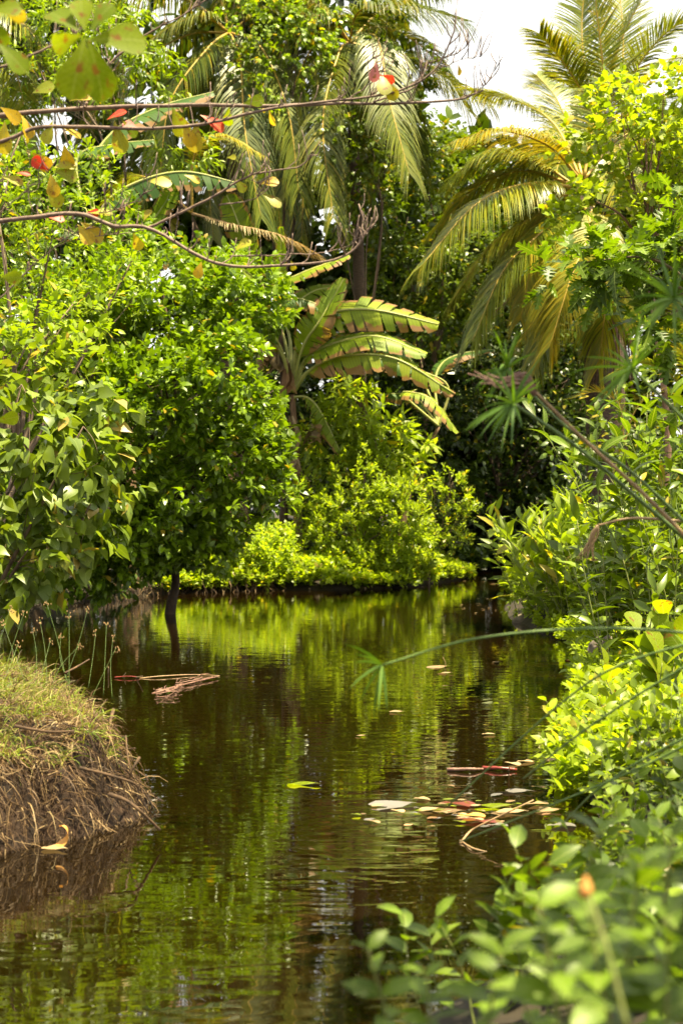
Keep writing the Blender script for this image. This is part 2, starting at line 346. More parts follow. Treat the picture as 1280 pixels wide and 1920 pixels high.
def sprigs(P, A, n, L, size, droop=.2, up_noise=.45, spread=(75, 25), whorl=False):
    A = nrm(A); m = len(P)
    ref = np.where(np.abs(A[:, 2:3]) < .9, UP, np.array([1.0, 0, 0])); e1 = nrm(np.cross(A, ref)); e2 = np.cross(A, e1)
    ph = rng.random(m) * 6.28; st = rng.random(m); out = []
    Lr = L * rng.uniform(.6, 1.3, m)
    for k in range(n):
        t_ = (k + .5) / n if not whorl else 1 - .25 * rng.random()
        az = ph + k * 2.4 + rng.normal(size=m) * .3
        sp = R(spread[0] + (spread[1] - spread[0]) * (k + .5) / n) + rng.normal(size=m) * .15
        d = A * np.cos(sp)[:, None] + (e1 * np.cos(az)[:, None] + e2 * np.sin(az)[:, None]) * np.sin(sp)[:, None]
        d[:, 2] -= droop; p = P + A * (Lr * t_)[:, None]
        out.append(leafset(p, d, size, up_noise, up=UP + 0.0*d, tint=np.clip(st * .7 + rng.random(m) * .3, 0, .999)))
    return cat(*out)
def unit(n):
    v = rng.normal(size=(n, 3)); return nrm(v)
def sublobes(lobes, n, frac, bumps=.85):
    out = []
    for c, r in lobes:
        c = np.array(c); r = np.array(r); out.append((c, r * .72))
        u = unit(n)
        for q in u: out.append((c + q * r * bumps * rng.uniform(.75, 1.05), np.full(3, r.mean() * frac * rng.uniform(.6, 1.3)) * [1, 1, .8]))
    return out
def crown_points(lobes, per_m2, zmin=.1, back=.35, cap=None):
    PP = []; AA = []
    for c, r in lobes:
        area = 4 * math.pi * ((r[0]*r[1])**1.6/3 + (r[0]*r[2])**1.6/3 + (r[1]*r[2])**1.6/3) ** (1/1.6)
        n = max(3, int(area * per_m2)); u = unit(n)
        keep = (u[:, 1] < .25) | (rng.random(n) < back); u = u[keep]
        f_ = 1 - np.abs(rng.normal(size=(len(u), 1))) * .18 + (rng.random((len(u), 1)) < .14) * rng.random((len(u), 1)) * .35
        p = c + u * r * f_; k_ = sinnoise(p, 5.0 / max(.4, r.mean() ** .5), 3) > -.42; p = p[k_]; u = u[k_]
        PP.append(p); AA.append(nrm(u / r))
    P = np.concatenate(PP); A = np.concatenate(AA); ins = np.zeros(len(P), bool)
    for c, r in lobes: ins |= (((P - c) / r) ** 2).sum(1) < .42
    ok = (~ins | (rng.random(len(P)) < .12)) & (P[:, 2] > zmin)
    return P[ok], A[ok]
def Lb(px, py, Y, rx, rz, ry=None):                        # a crown lobe: pixel centre and radii at depth Y
    k = Y / F; return (at(px, py, Y), np.array([rx*k, (ry if ry else (rx + rz)*.5*k), rz*k]))
def limbs(root, base, lobes, r0, mat, nlimb=9, ntw=60, trunk_top=None):
    tt = np.array(trunk_top if trunk_top is not None else base + (np.mean([l[0] for l in lobes], 0) - base) * .5)
    mb = MB(); mid = (base + tt) / 2 + rng.normal(size=3) * .12 * [1, 1, 0]
    tube(mb, spline([base - [0, 0, .3], base + (mid-base)*.5, mid, tt], 14), np.linspace(1.15, .62, 14) * (1 + .5 * np.exp(-np.arange(14) / 1.5)) * r0, sides=9, knob=.05)
    mb.build('trunk', mat, root)
    tw = MB(); big = sorted(lobes, key=lambda l: -l[1].mean())[:nlimb]
    for c, r in big:
        lm = MB(); c2 = c + (c - tt) * .15; m_ = tt + (c - tt) * .5 + rng.normal(size=3) * .2 * np.linalg.norm(c - tt) * .4
        m_[2] += .1 * np.linalg.norm(c - tt)
        pts = spline([tt, m_, c2], 10); tube(lm, pts, r0 * .5, r0 * .12, sides=6); lm.build('limb', mat, root)
        for _ in range(max(1, ntw // nlimb)):
            e = c + unit(1)[0] * r * rng.uniform(.7, 1.0); s = pts[rng.integers(4, 10)]
            tube(tw, spline([s, (s + e)/2 + rng.normal(size=3) * .08 * np.linalg.norm(e - s), e], 6), r0 * .10, r0 * .025, sides=3)
    if tw.V: tw.build('twigs', mat, root, 'stuff')

# ------------------------------------------------------------------ ground and water
px_shore = [(0, 1141), (200, 1124), (340, 1114), (430, 1110), (520, 1107), (620, 1107), (760, 1102), (878, 1086)]
shore = [on_water(*p)[:2] for p in px_shore] + [np.array([3.4, 37.5]), np.array([3.3, 39.2]), np.array([5.6, 39.4])]
right_px = [(960, 1112), (935, 1140), (945, 1160), (985, 1178), (1065, 1200), (1110, 1240), (1100, 1300), (1115, 1350), (1085, 1420), (1070, 1500), (1120, 1570), (1120, 1640), (1010, 1740), (860, 1850), (640, 1950)]
shore += [on_water(*p)[:2] for p in right_px] + [np.array([-.2, 3.4]), np.array([-3, 2.6]), np.array([-9, 2.0]), np.array([-9, 9]), np.array([-8, 16]), np.array([-8.5, 23])]
POLY = np.array(shore)
def sdf(poly, P):                                           # signed distance, negative inside
    d = np.full(len(P), 1e9); ins = np.zeros(len(P), bool); n = len(poly)
    for i in range(n):
        a = poly[i]; b_ = poly[(i + 1) % n]; e = b_ - a; wv = P - a
        t_ = np.clip((wv @ e) / (e @ e), 0, 1); d = np.minimum(d, np.linalg.norm(wv - t_[:, None] * e, axis=1))
        c = (a[1] <= P[:, 1]) != (b_[1] <= P[:, 1])
        xi = a[0] + (P[:, 1] - a[1]) / (e[1] if abs(e[1]) > 1e-9 else 1e-9) * e[0]
        ins ^= c & (P[:, 0] < xi)
    return np.where(ins, -d, d)
def ground_z(P):
    d = sdf(POLY, P); z = np.where(d < 0, np.maximum(-.7, d * .9 - .05), -.05 + .42 * (1 - np.exp(-np.maximum(d, 0) / .55)) + .035 * np.clip(d, 0, 30))
    p3 = np.c_[P, np.zeros(len(P))]
    return z + .05 * sinnoise(p3, 1.3) * (d > .2) + .5 * sinnoise(p3, .09) * np.clip((d - 5) / 30, 0, 1)
def gz(x, y): return float(ground_z(np.array([[x, y]]))[0])
xs = np.concatenate([-np.geomspace(1500, 13, 26), np.arange(-12.5, 12.6, .3), np.geomspace(13, 1500, 26)])
ys = np.concatenate([-np.geomspace(1500, 8, 20), np.arange(-7, 46, .3), np.geomspace(47, 1800, 30)])
X, Yg = np.meshgrid(xs, ys); G2 = np.c_[X.ravel(), Yg.ravel()]; Z = ground_z(G2)
nx, ny = len(xs), len(ys); I = (np.arange(ny - 1)[:, None] * nx + np.arange(nx - 1)[None]).ravel()
GT = np.vstack([np.c_[I, I + 1, I + nx + 1], np.c_[I, I + nx + 1, I + nx]])
mb = MB(); mb.add(np.c_[G2, Z], GT); mb.build('ground', 'ground_soil', None, 'structure')
wx = np.array([-14, 12.0]); wy = np.array([-2, 42.0])
mb = MB(); mb.add(np.array([[-14, -2, 0], [12, -2, 0], [12, 42, 0], [-14, 42, 0.0]]), np.array([[0, 1, 2], [0, 2, 3]])); mb.build('water', 'water', None, 'structure')

# ------------------------------------------------------------------ palm frond, coconut palms
def frond(root, pts, L=.75, mat='frond_green', pairs=85, droop=.5, lift=0.0, dry=None, wid=.034, rr=.022, name='frond', start=.14):
    P = spline(pts, 30); T = nrm(np.gradient(P, axis=0)); mb = MB()
    length = np.linalg.norm(np.diff(P, axis=0), axis=1).sum()
    tt = np.linspace(start, .995, pairs); i = tt * 29
    p = np.stack([np.interp(i, np.arange(30), P[:, k]) for k in range(3)], 1); tg = nrm(np.stack([np.interp(i, np.arange(30), T[:, k]) for k in range(3)], 1))
    s0 = nrm(np.cross(tg, UP)); upv = np.cross(s0, tg)
    ln = L * np.clip(np.minimum(.45 + 2.2 * (tt - start), 1.05 - .65 * np.clip(tt - .55, 0, 1)*1.4), .15, 1)
    for sgn in (-1, 1):
        ll = ln * rng.uniform(.85, 1.1, pairs); tw = rng.normal(size=(pairs, 3)) * .07
        fwd = (.35 + .75 * tt)[:, None]
        d = nrm(tg * fwd + s0 * sgn + upv * (.25 + lift) + tw); q = p.copy(); rows = []
        wv = nrm(tg - (tg * d).sum(1, keepdims=True) * d)
        for k in range(5):
            f = k / 4; wk = wid * [.6, 1, .9, .6, .05][k] * .5
            rows += [q + wv * wk, q - wv * wk]
            d = nrm(d + np.array([0, 0, -1]) * droop * .5 * (.5 + f)); q = q + d * (ll / 4)[:, None]
        V = np.stack(rows, 1).reshape(-1, 3); b0 = (np.arange(pairs) * 10)[:, None]
        Tm = np.array([[a, a+1, a+3, a, a+3, a+2] for a in (0, 2, 4, 6)]).reshape(-1, 3)
        TT = (b0[:, :, None] + Tm[None]).reshape(-1, 3)
        ti = np.repeat(np.clip(rng.random(pairs) * .7 + .3 * tt, 0, .99), 10)
        mb.add(V, TT, tint=ti * .98)
    o = mb.build(name, mat, root)
    m2 = MB(); tube(m2, P, rr * 1.5, rr * .25, sides=5); m2.build('midrib', 'rachis' if mat != 'frond_dry' else 'sedge_dry', o)
    return o
def palm_trunk(root, base, top, r, mat='palm_trunk'):
    mb = MB(); n = 60; pts = spline([base - [0, 0, .4], base + (top - base) * .5 + [.15, .1, 0], top], n)
    rad = r * np.linspace(1.25, .85, n) * (1 + .05 * (np.arange(n) % 2)); rad[-4:] *= [.85, .6, .35, .1]; tube(mb, pts, rad, sides=12); mb.build('trunk', mat, root)
def fibre_skirt(root, top, h, r, n=26):
    mb = MB()
    for k in range(n):
        a = rng.random() * 6.28; d = np.array([math.cos(a), math.sin(a), 0]); l = h * rng.uniform(.5, 1)
        pts = spline([top + d*r*.9, top + d*r*1.3 - [0, 0, l*.3], top + d*r*rng.uniform(1.3, 2.2) - [0, 0, l]], 6)
        tube(mb, pts, rng.uniform(.015, .05), .006, sides=4, tint=rng.random())
    mb.build('fibre_skirt', 'palm_fibre', root)
def fr(px3, Ys):                                           # frond control points by pixel and depth
    return [at(x, y, Yd) for (x, y), Yd in zip(px3, Ys)]

# right coconut palm, large drooping fronds
Yp = 26.5; c = at(1088, 345, Yp); base = np.array([at(1128, 1000, Yp)[0], Yp, gz(at(1128, 1000, Yp)[0], Yp)])
t3 = thing('coconut_palm', 'big coconut palm right of the pond with long fronds arching down over the dark hedge', 'palm tree', base)
palm_trunk(t3, base, c, .24); fibre_skirt(t3, at(1145, 600, Yp), 1.5, .26, 34); fibre_skirt(t3, at(1095, 400, Yp), .6, .2, 16)
for pts, dY, mt, L_, dr in [
    (((1085, 335), (1030, 275), (940, 245), (862, 262)), (0, -.8, -1.6, -2), 'frond_yellow', .75, .55),
    (((1085, 330), (1040, 235), (970, 190), (890, 172)), (0, .5, 1, 1.5), 'frond_green', .8, .45),
    (((1075, 350), (985, 345), (890, 385), (790, 498)), (0, -1, -1.8, -2.3), 'frond_green', .95, .95),
    (((1070, 345), (980, 320), (890, 352), (820, 430)), (0, .6, 1, 1.3), 'frond_green', .85, .8),
    (((1075, 365), (1020, 430), (945, 505), (885, 640)), (0, -.8, -1.2, -1.5), 'frond_green', .95, .75),
    (((1090, 375), (1105, 430), (1070, 520), (1030, 650)), (0, -1.2, -1.9, -2.1), 'frond_yellow', 1.0, .7),
    (((1085, 370), (1065, 450), (1030, 560), (1000, 700)), (0, .2, .2, 0), 'frond_green', .9, .8),
    (((1098, 375), (1130, 450), (1135, 560), (1120, 690)), (0, -.5, -.9, -1), 'frond_green', .9, .8),
    (((1100, 345), (1170, 330), (1240, 375), (1300, 470)), (0, -.4, -.6, -.6), 'frond_green', .9, .6),
    (((1095, 335), (1160, 260), (1240, 240), (1330, 280)), (0, .6, 1, 1.2), 'frond_green', .9, .5),
    (((1085, 345), (1040, 370), (985, 430), (950, 520)), (0, 1.5, 2.2, 2.6), 'frond_green', .85, .9),
    (((1080, 360), (1040, 400), (1000, 480), (975, 600)), (0, 1.8, 2.6, 3), 'frond_yellow', .8, .9),
    (((1080, 350), (1010, 400), (920, 460), (850, 560)), (0, .3, .3, .2), 'frond_green', .85, .8),
    (((1080, 350), (1000, 300), (920, 290), (850, 330)), (0, .2, .2, .2), 'frond_green', .85, .7),
    (((1092, 365), (1085, 440), (1040, 540), (960, 660)), (0, -.6, -.9, -1), 'frond_yellow', .9, .8),
    (((1095, 330), (1110, 240), (1140, 160), (1190, 110)), (0, .3, .5, .6), 'frond_green', .8, .3),
    (((1090, 330), (1070, 250), (1040, 180), (1005, 140)), (0, .8, 1.4, 1.8), 'frond_green', .7, .4)]:
    frond(t3, fr(pts, [Yp + d for d in dY]), L_ * 1.25, mt, 200, dr, wid=.025)

# far right palm with upright crown
Yp = 34; c = at(1135, 240, Yp); bx = at(1150, 900, Yp)[0]; base = np.array([bx, Yp, gz(bx, Yp)])
t4 = thing('coconut_palm', 'coconut palm at top right with upright fronds against the white sky', 'palm tree', base)
palm_trunk(t4, base, c, .2)
for pts, dY, dr in [
    (((1135, 245), (1130, 130), (1118, 20), (1110, -90)), (0, -.5, -.6, -.6), .15), (((1140, 245), (1150, 120), (1190, 20), (1240, -50)), (0, 0, 0, 0), .2),
    (((1145, 240), (1185, 140), (1250, 60), (1330, 20)), (0, -.5, -1, -1.5), .3), (((1130, 240), (1090, 170), (1050, 110), (1010, 62)), (0, 0, -.4, -.8), .3),
    (((1130, 245), (1095, 190), (1050, 150), (1010, 148)), (0, .6, 1, 1), .35), (((1130, 250), (1070, 240), (1020, 250), (1000, 320)), (0, -.5, -1, -1), .5),
    (((1150, 245), (1210, 200), (1270, 180), (1330, 200)), (0, -1, -2, -2), .4), (((1125, 255), (1085, 260), (1050, 300), (1030, 370)), (0, -1, -1.6, -2), .6),
    (((1140, 245), (1165, 130), (1165, 30), (1150, -80)), (0, 1, 1.5, 2), .2), (((1130, 245), (1100, 150), (1090, 60), (1095, -30)), (0, .6, 1, 1.2), .25),
    (((1145, 250), (1220, 130), (1290, 110), (1360, 150)), (0, 1, 2, 2.4), .4), (((1135, 250), (1150, 280), (1160, 330), (1165, 380)), (0, -1.5, -2, -2.1), .5)]:
    frond(t4, fr(pts, [Yp + d for d in dY]), 1.0, 'frond_green', 120, dr, wid=.034)

# two palms upper left
def rosette(root, cpx, cpy, Y, specs, L_=1.0, mats=('frond_green',), droop=.8):
    for k, (dx1, dy1, dx2, dy2, dx3, dy3, dd) in enumerate(specs):
        frond(root, [at(cpx, cpy, Y), at(cpx + dx1, cpy + dy1, Y + dd*.5), at(cpx + dx2, cpy + dy2, Y + dd), at(cpx + dx3, cpy + dy3, Y + dd*1.2)], L_ * 1.15, mats[k % len(mats)], 130, droop, wid=.03)
Yp = 33; c = at(655, 80, Yp); bx = at(668, 900, Yp)[0]; base = np.array([bx, Yp, gz(bx, Yp)])
t5 = thing('coconut_palm', 'tall coconut palm behind the banana plant, fronds hanging from the top edge, slim dark trunk', 'palm tree', base)
palm_trunk(t5, base, c, .13)
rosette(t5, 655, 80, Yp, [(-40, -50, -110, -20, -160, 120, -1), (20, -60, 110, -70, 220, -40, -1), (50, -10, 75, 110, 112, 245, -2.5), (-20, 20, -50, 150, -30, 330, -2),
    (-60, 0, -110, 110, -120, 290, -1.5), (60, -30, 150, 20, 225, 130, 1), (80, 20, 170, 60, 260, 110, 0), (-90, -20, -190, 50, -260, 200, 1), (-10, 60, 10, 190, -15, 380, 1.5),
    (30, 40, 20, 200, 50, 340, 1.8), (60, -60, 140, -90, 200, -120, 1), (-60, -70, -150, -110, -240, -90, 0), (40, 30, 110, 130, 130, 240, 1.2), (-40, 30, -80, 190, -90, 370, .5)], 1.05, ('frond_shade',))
Yp = 32.6; c = at(430, 60, Yp); bx = at(440, 900, Yp)[0]; base = np.array([bx, Yp, gz(bx, Yp)])
t6 = thing('coconut_palm', 'shaded coconut palm at upper left behind the long banana leaf, fronds spreading both ways', 'palm tree', base)
palm_trunk(t6, base, c, .18)
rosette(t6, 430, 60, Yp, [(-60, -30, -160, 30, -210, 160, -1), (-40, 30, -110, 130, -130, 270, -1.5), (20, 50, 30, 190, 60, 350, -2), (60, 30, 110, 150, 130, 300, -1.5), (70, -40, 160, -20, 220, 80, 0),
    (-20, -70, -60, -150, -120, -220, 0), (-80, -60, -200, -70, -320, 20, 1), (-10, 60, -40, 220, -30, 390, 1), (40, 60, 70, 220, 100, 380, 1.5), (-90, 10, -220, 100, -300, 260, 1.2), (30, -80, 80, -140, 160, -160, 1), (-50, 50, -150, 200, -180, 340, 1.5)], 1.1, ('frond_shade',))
# fan of pale drying frond tips seen under the shaded palm
Yp = 30.5; bx = at(470, 900, Yp)[0]; base = np.array([bx, Yp, gz(bx, Yp)])
t7 = thing('young_palm', 'young palm with one bright pale arching frond above the long banana leaf', 'palm tree', base)
palm_trunk(t7, base, at(360, 400, Yp), .10)
frond(t7, fr(((360, 400), (365, 290), (420, 255), (490, 290)), (Yp, Yp, Yp - .4, Yp - .8)), .62, 'frond_yellow', 60, .6, wid=.03)
frond(t7, fr(((360, 400), (430, 420), (520, 440), (600, 480)), (Yp, Yp - .5, Yp - 1, Yp - 1)), .6, 'frond_dry', 60, .6, wid=.03)
frond(t7, fr(((360, 400), (300, 350), (250, 330), (200, 380)), (Yp, Yp, Yp + .4, Yp + .8)), .62, 'frond_green', 60, .6, wid=.03)
# far left palm fronds behind lime tree
Yp = 31; bx = at(-60, 900, Yp)[0]; base = np.array([bx, Yp, gz(bx, Yp)])
t8 = thing('coconut_palm', 'palm at the far left edge, grey fronds showing behind the near almond leaves', 'palm tree', base)
palm_trunk(t8, base, at(-60, 60, Yp), .17)
rosette(t8, -60, 60, Yp, [(40, -40, 110, -10, 170, 90, -1), (60, 20, 100, 110, 110, 230, -1), (30, -70, 100, -110, 190, -90, 0), (50, 60, 60, 160, 70, 280, 0)], .9)
# low palm at right
Yp = 16; bx = at(1300, 900, Yp)[0]; base = np.array([bx, Yp, gz(bx, Yp)])
t9 = thing('young_palm', 'small pale green palm with feathery fronds at the right edge above the broad leaves', 'palm tree', base)
palm_trunk(t9, base, at(1300, 740, Yp), .08)
for pts in [((1300, 740), (1285, 670), (1240, 620), (1180, 600)), ((1300, 740), (1290, 650), (1290, 580), (1270, 520)), ((1300, 740), (1250, 700), (1200, 680), (1150, 700)), ((1300, 740), (1330, 650), (1380, 600), (1430, 610))]:
    frond(t9, fr(pts, (Yp, Yp - .1, Yp - .2, Yp - .2)), .34, 'frond_green', 55, .25, wid=.02, rr=.008)
Yp = 19; bx = at(1180, 900, Yp)[0]; base = np.array([bx, Yp, gz(bx, Yp)])
t10 = thing('young_palm', 'spiky seedling palm frond poking left between the brown stalk and the dark trunk', 'palm tree', base)
palm_trunk(t10, base, at(1170, 830, Yp), .05)
frond(t10, fr(((1170, 830), (1160, 760), (1120, 735), (1068, 748)), (Yp,)*4), .34, 'frond_yellow', 40, .1, wid=.018, rr=.008)
frond(t10, fr(((1170, 830), (1190, 770), (1225, 740), (1270, 745)), (Yp,)*4), .34, 'frond_green', 40, .2, wid=.018, rr=.008)

# ------------------------------------------------------------------ banana plants
def banana_leaf(root, pts, W, mat, aF=-55, aB=8, segs=13, tear=.5, curl=30, name='leaf', pet=.16, side=None):
    W = W * 1.3; P = spline(pts, 40); T = nrm(np.gradient(P, axis=0)); s0 = nrm(np.cross(T, UP)); s0 *= np.sign(-s0[:, 1:2] + 1e-6)      # s0 towards the camera
    if side is not None: sd0 = np.broadcast_to(np.array(side, float), T.shape); s0 = nrm(sd0 - (sd0 * T).sum(1, keepdims=True) * T)
    upv = nrm(np.cross(s0, T)); upv *= np.sign(upv[:, 2:3] + 1e-9)
    mb = MB()
    def width(t_): u = (t_ - pet) / (1 - pet); return W * np.clip(np.sin(np.pi * np.clip(u, 0, 1) ** .75), 0, 1) ** .5
    for sgn, ang in ((1, aF), (-1, aB)):
        cuts = np.sort(np.concatenate([[pet, 1.0], np.clip(pet + (1 - pet) * (np.arange(1, segs) + rng.uniform(-.35, .35, segs - 1)) / segs, pet, 1)]))
        for a, b_ in zip(cuts[:-1], cuts[1:]):
            torn = rng.random() < tear; g = .004 + (.012 * rng.random() if torn else 0); ex = rng.normal() * (10 if torn else 3)
            tn = rng.random(); nr = max(3, int((b_ - a) * 60)); tv = np.linspace(a, b_, nr); rows = []
            for j in range(5):
                f = j / 4; tj = a + (tv - a) + (1 if True else 0) * f * .035
                tj = np.where(np.arange(nr) == 0, tj + g * f, np.where(np.arange(nr) == nr - 1, tj - g * f, tj))
                tj = np.clip(tj, 0, 1); i = tv * 39
                g3 = lambda A_: np.stack([np.interp(tj * 39 if A_ is P else i, np.arange(40), A_[:, k]) for k in range(3)], 1)
                pp = g3(P); ss = g3(s0); uu = g3(upv); wj = width(tv)
                th1 = R(ang + ex * .5); th2 = R(ang + ex - curl)
                d1 = ss * sgn * math.cos(th1) + uu * math.sin(th1); d2 = ss * sgn * math.cos(th2) + uu * math.sin(th2)
                q = pp + (d1 * min(f, .5) + d2 * max(f - .5, 0)) * wj[:, None]
                q = q + uu * (.018 * math.sin(f * 9 + tn * 9) * f)
                if j == 4: q = q - d2 * (rng.random((nr, 1)) * .02 * (3 if 'scorch' in mat else 1))
                rows.append(q)
            V = np.stack(rows, 1).reshape(-1, 3); T_ = []
            for r_ in range(nr - 1):
                for j in range(4):
                    A0 = r_ * 5 + j; T_ += [(A0, A0 + 5, A0 + 6), (A0, A0 + 6, A0 + 1)]
            mb.add(V, np.array(T_), tint=tn, edge=np.tile(np.arange(5) / 4, nr), along=np.repeat(tv, 5))
    o = mb.build(name, mat, root, attrs=('tint', 'edge', 'along'))
    m2 = MB(); tube(m2, P, np.linspace(.038, .006, 40) * (W / .33), sides=6); m2.build('midrib', 'midrib', o)
    return o
def pseudostem(root, pts, r):
    mb = MB(); tube(mb, spline(pts, 24), np.linspace(r * 1.3, r * .6, 24), sides=10, knob=.04); mb.build('stem', 'banana_husk', root)
def dry_leaf(root, top, h, wd):
    mb = MB()
    for k in range(7):
        o = rng.normal(size=3) * wd * .3 * [1, 1, .1]; P0 = top + o; n = 8
        pts = spline([P0, P0 + [rng.normal() * .08, -.05, -h * .5], P0 + [rng.normal() * .15, 0, -h * rng.uniform(.7, 1)]], n)
        s = nrm(np.array([rng.normal(), rng.normal() * .5, 0])); ww = wd * .45 * np.sin(np.linspace(.3, 2.9, n))[:, None]
        tw = np.linspace(0, rng.normal() * 1.5, n)[:, None]; s2 = s * np.cos(tw) + np.cross(s, UP) * np.sin(tw)
        V = np.concatenate([pts + s2 * ww, pts - s2 * ww + [0, .03, 0]]); i = np.arange(n - 1)
        mb.add(V, np.vstack([np.c_[i, i + n, i + n + 1], np.c_[i, i + n + 1, i + 1]]), tint=rng.random())
    mb.build('dry_leaf', 'dead_brown' if rng.random() < .4 else 'dead_pale', root)
Yb = 31.5
bx = at(560, 1000, Yb)[0]; base = np.array([bx, Yb, gz(bx, Yb)])
bn = thing('banana_plant', 'banana plant in the centre with long arched leaves and brown withered leaf bases', 'banana plant', base)
pseudostem(bn, [base - [0, 0, .2], at(556, 880, Yb), at(548, 740, Yb)], .095)
st = at(547, 735, Yb)
def bl(root, px4, dY, W, mat, **k): return banana_leaf(root, [at(x, y, Yb + d) for (x, y), d in zip(px4, dY)], W, mat, **k)
bl(bn, ((548, 735), (560, 640), (610, 590), (700, 581), (822, 608)), (0, -.3, -.6, -.7, -.8), .42, 'banana_edge', aF=-72, aB=38, curl=12, pet=.22)
bl(bn, ((549, 735), (570, 680), (605, 652), (700, 630), (800, 664)), (0, -.2, -.5, -.8, -.9), .42, 'banana_fresh', aF=-35, aB=30, curl=25, tear=.15, pet=.22)
bl(bn, ((550, 735), (580, 695), (640, 668), (740, 672), (852, 738)), (0, -.4, -.8, -1.1, -1.3), .36, 'banana_scorched', aF=-75, aB=15, curl=10, tear=.9, pet=.2)
bl(bn, ((547, 730), (568, 650), (600, 600), (645, 522)), (0, -.6, -.9, -.6), .30, 'banana_fresh', aF=15, aB=15, curl=15, tear=.1, pet=.22, side=(.9, -.35, 0))
bl(bn, ((546, 735), (545, 650), (540, 590), (590, 545), (650, 540)), (0, .3, .6, .9, 1), .34, 'banana_fresh', aF=-30, aB=35, pet=.4)
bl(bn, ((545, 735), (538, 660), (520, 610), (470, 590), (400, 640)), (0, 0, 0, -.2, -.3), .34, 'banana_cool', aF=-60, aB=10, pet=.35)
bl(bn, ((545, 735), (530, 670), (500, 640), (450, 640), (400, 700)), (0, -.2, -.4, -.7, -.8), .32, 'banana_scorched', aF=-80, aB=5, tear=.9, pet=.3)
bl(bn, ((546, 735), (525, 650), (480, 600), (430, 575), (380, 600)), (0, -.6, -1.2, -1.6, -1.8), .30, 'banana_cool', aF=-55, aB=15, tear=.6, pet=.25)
bl(bn, ((546, 735), (530, 670), (505, 640), (480, 680), (470, 740)), (0, -.5, -.8, -.9, -.9), .22, 'banana_scorched', aF=-60, aB=-20, tear=.9, pet=.3)
bl(bn, ((548, 745), (575, 745), (600, 770), (640, 850)), (0, -.2, -.4, -.6), .24, 'banana_edge', aF=-70, aB=-40, pet=.3)
bl(bn, ((546, 745), (530, 760), (520, 790), (505, 850)), (0, -.2, -.4, -.6), .24, 'banana_cool', aF=-70, aB=-40, pet=.3)
for (x, y, h_) in ((500, 650, .5), (520, 655, .6), (535, 680, .9), (590, 795, .5), (612, 800, .4), (545, 780, .9), (555, 860, .6)): dry_leaf(bn, at(x, y, Yb - .25), h_, .14)
Yb = 33
bx = at(830, 1000, Yb)[0]; base = np.array([bx, Yb, gz(bx, Yb)])
b2 = thing('banana_plant', 'smaller banana plant in the shade behind, one leaf hanging down right with brown base', 'banana plant', base)
pseudostem(b2, [at(745, 1050, Yb), at(770, 910, Yb), at(822, 800, Yb)], .07)
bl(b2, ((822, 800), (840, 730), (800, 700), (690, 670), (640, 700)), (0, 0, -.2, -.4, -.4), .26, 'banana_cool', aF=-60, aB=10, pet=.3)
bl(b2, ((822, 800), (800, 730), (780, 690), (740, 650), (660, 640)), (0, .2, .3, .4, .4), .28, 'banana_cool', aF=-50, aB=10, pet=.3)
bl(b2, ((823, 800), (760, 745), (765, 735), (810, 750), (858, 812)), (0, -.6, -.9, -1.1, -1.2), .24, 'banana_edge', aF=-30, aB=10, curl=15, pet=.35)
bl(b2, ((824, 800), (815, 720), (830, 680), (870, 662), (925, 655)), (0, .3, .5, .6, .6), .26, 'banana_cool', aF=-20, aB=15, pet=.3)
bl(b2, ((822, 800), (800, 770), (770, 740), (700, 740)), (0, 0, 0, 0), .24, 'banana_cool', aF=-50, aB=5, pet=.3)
Yb = 30.5
bx = at(500, 1000, Yb)[0]; base = np.array([bx, Yb, gz(bx, Yb)])
b3 = thing('banana_plant', 'banana plant behind the glossy tree with upright yellow-green leaves and one wide leaf rightward', 'banana plant', base)
pseudostem(b3, [at(420, 1060, Yb), at(440, 850, Yb), at(504, 622, Yb)], .09)
bl(b3, ((505, 620), (510, 545), (560, 515), (610, 495), (655, 478)), (0, -.2, -.4, -.5, -.5), .30, 'banana_fresh', aF=-25, aB=20, tear=.1, pet=.25)
bl(b3, ((504, 620), (500, 560), (470, 480), (440, 400), (425, 365)), (0, -.1, -.3, -.3, -.3), .28, 'banana_fresh', aF=10, aB=10, tear=.3, pet=.4, side=(.9, -.3, 0))
bl(b3, ((505, 620), (515, 560), (525, 500), (527, 425)), (0, -.1, -.2, -.3), .15, 'banana_fresh', aF=10, aB=10, tear=.1, pet=.3, side=(.8, -.5, 0))
bl(b3, ((504, 620), (480, 560), (450, 520), (400, 500)), (0, .1, .2, .3), .26, 'banana_cool', aF=-50, aB=0, pet=.3)
bl(b3, ((504, 620), (520, 580), (560, 560), (640, 590)), (0, .1, .2, .3), .26, 'banana_cool', aF=-50, aB=0, pet=.3)
Yb = 27.5
bx = at(250, 1000, Yb)[0]; base = np.array([bx, Yb, gz(bx, Yb)])
b4 = thing('banana_plant', 'banana plant at left whose long torn grey-green leaf lies level above the glossy tree', 'banana plant', base)
pseudostem(b4, [base - [0, 0, .2], at(230, 700, Yb), at(200, 520, Yb)], .13)
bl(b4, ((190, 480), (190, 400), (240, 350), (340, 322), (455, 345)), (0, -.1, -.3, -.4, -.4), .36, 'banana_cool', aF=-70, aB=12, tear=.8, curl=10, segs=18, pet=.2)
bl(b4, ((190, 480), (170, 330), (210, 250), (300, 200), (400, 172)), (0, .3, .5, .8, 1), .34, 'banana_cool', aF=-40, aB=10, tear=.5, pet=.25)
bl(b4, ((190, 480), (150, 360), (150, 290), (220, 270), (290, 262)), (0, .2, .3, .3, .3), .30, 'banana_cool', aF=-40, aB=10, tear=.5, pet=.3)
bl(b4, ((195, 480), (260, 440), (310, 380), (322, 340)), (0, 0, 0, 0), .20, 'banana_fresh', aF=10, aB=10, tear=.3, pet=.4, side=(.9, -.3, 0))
bl(b4, ((195, 490), (240, 470), (290, 465), (340, 510)), (0, 0, -.2, -.3), .26, 'banana_cool', aF=-40, aB=0, pet=.25)
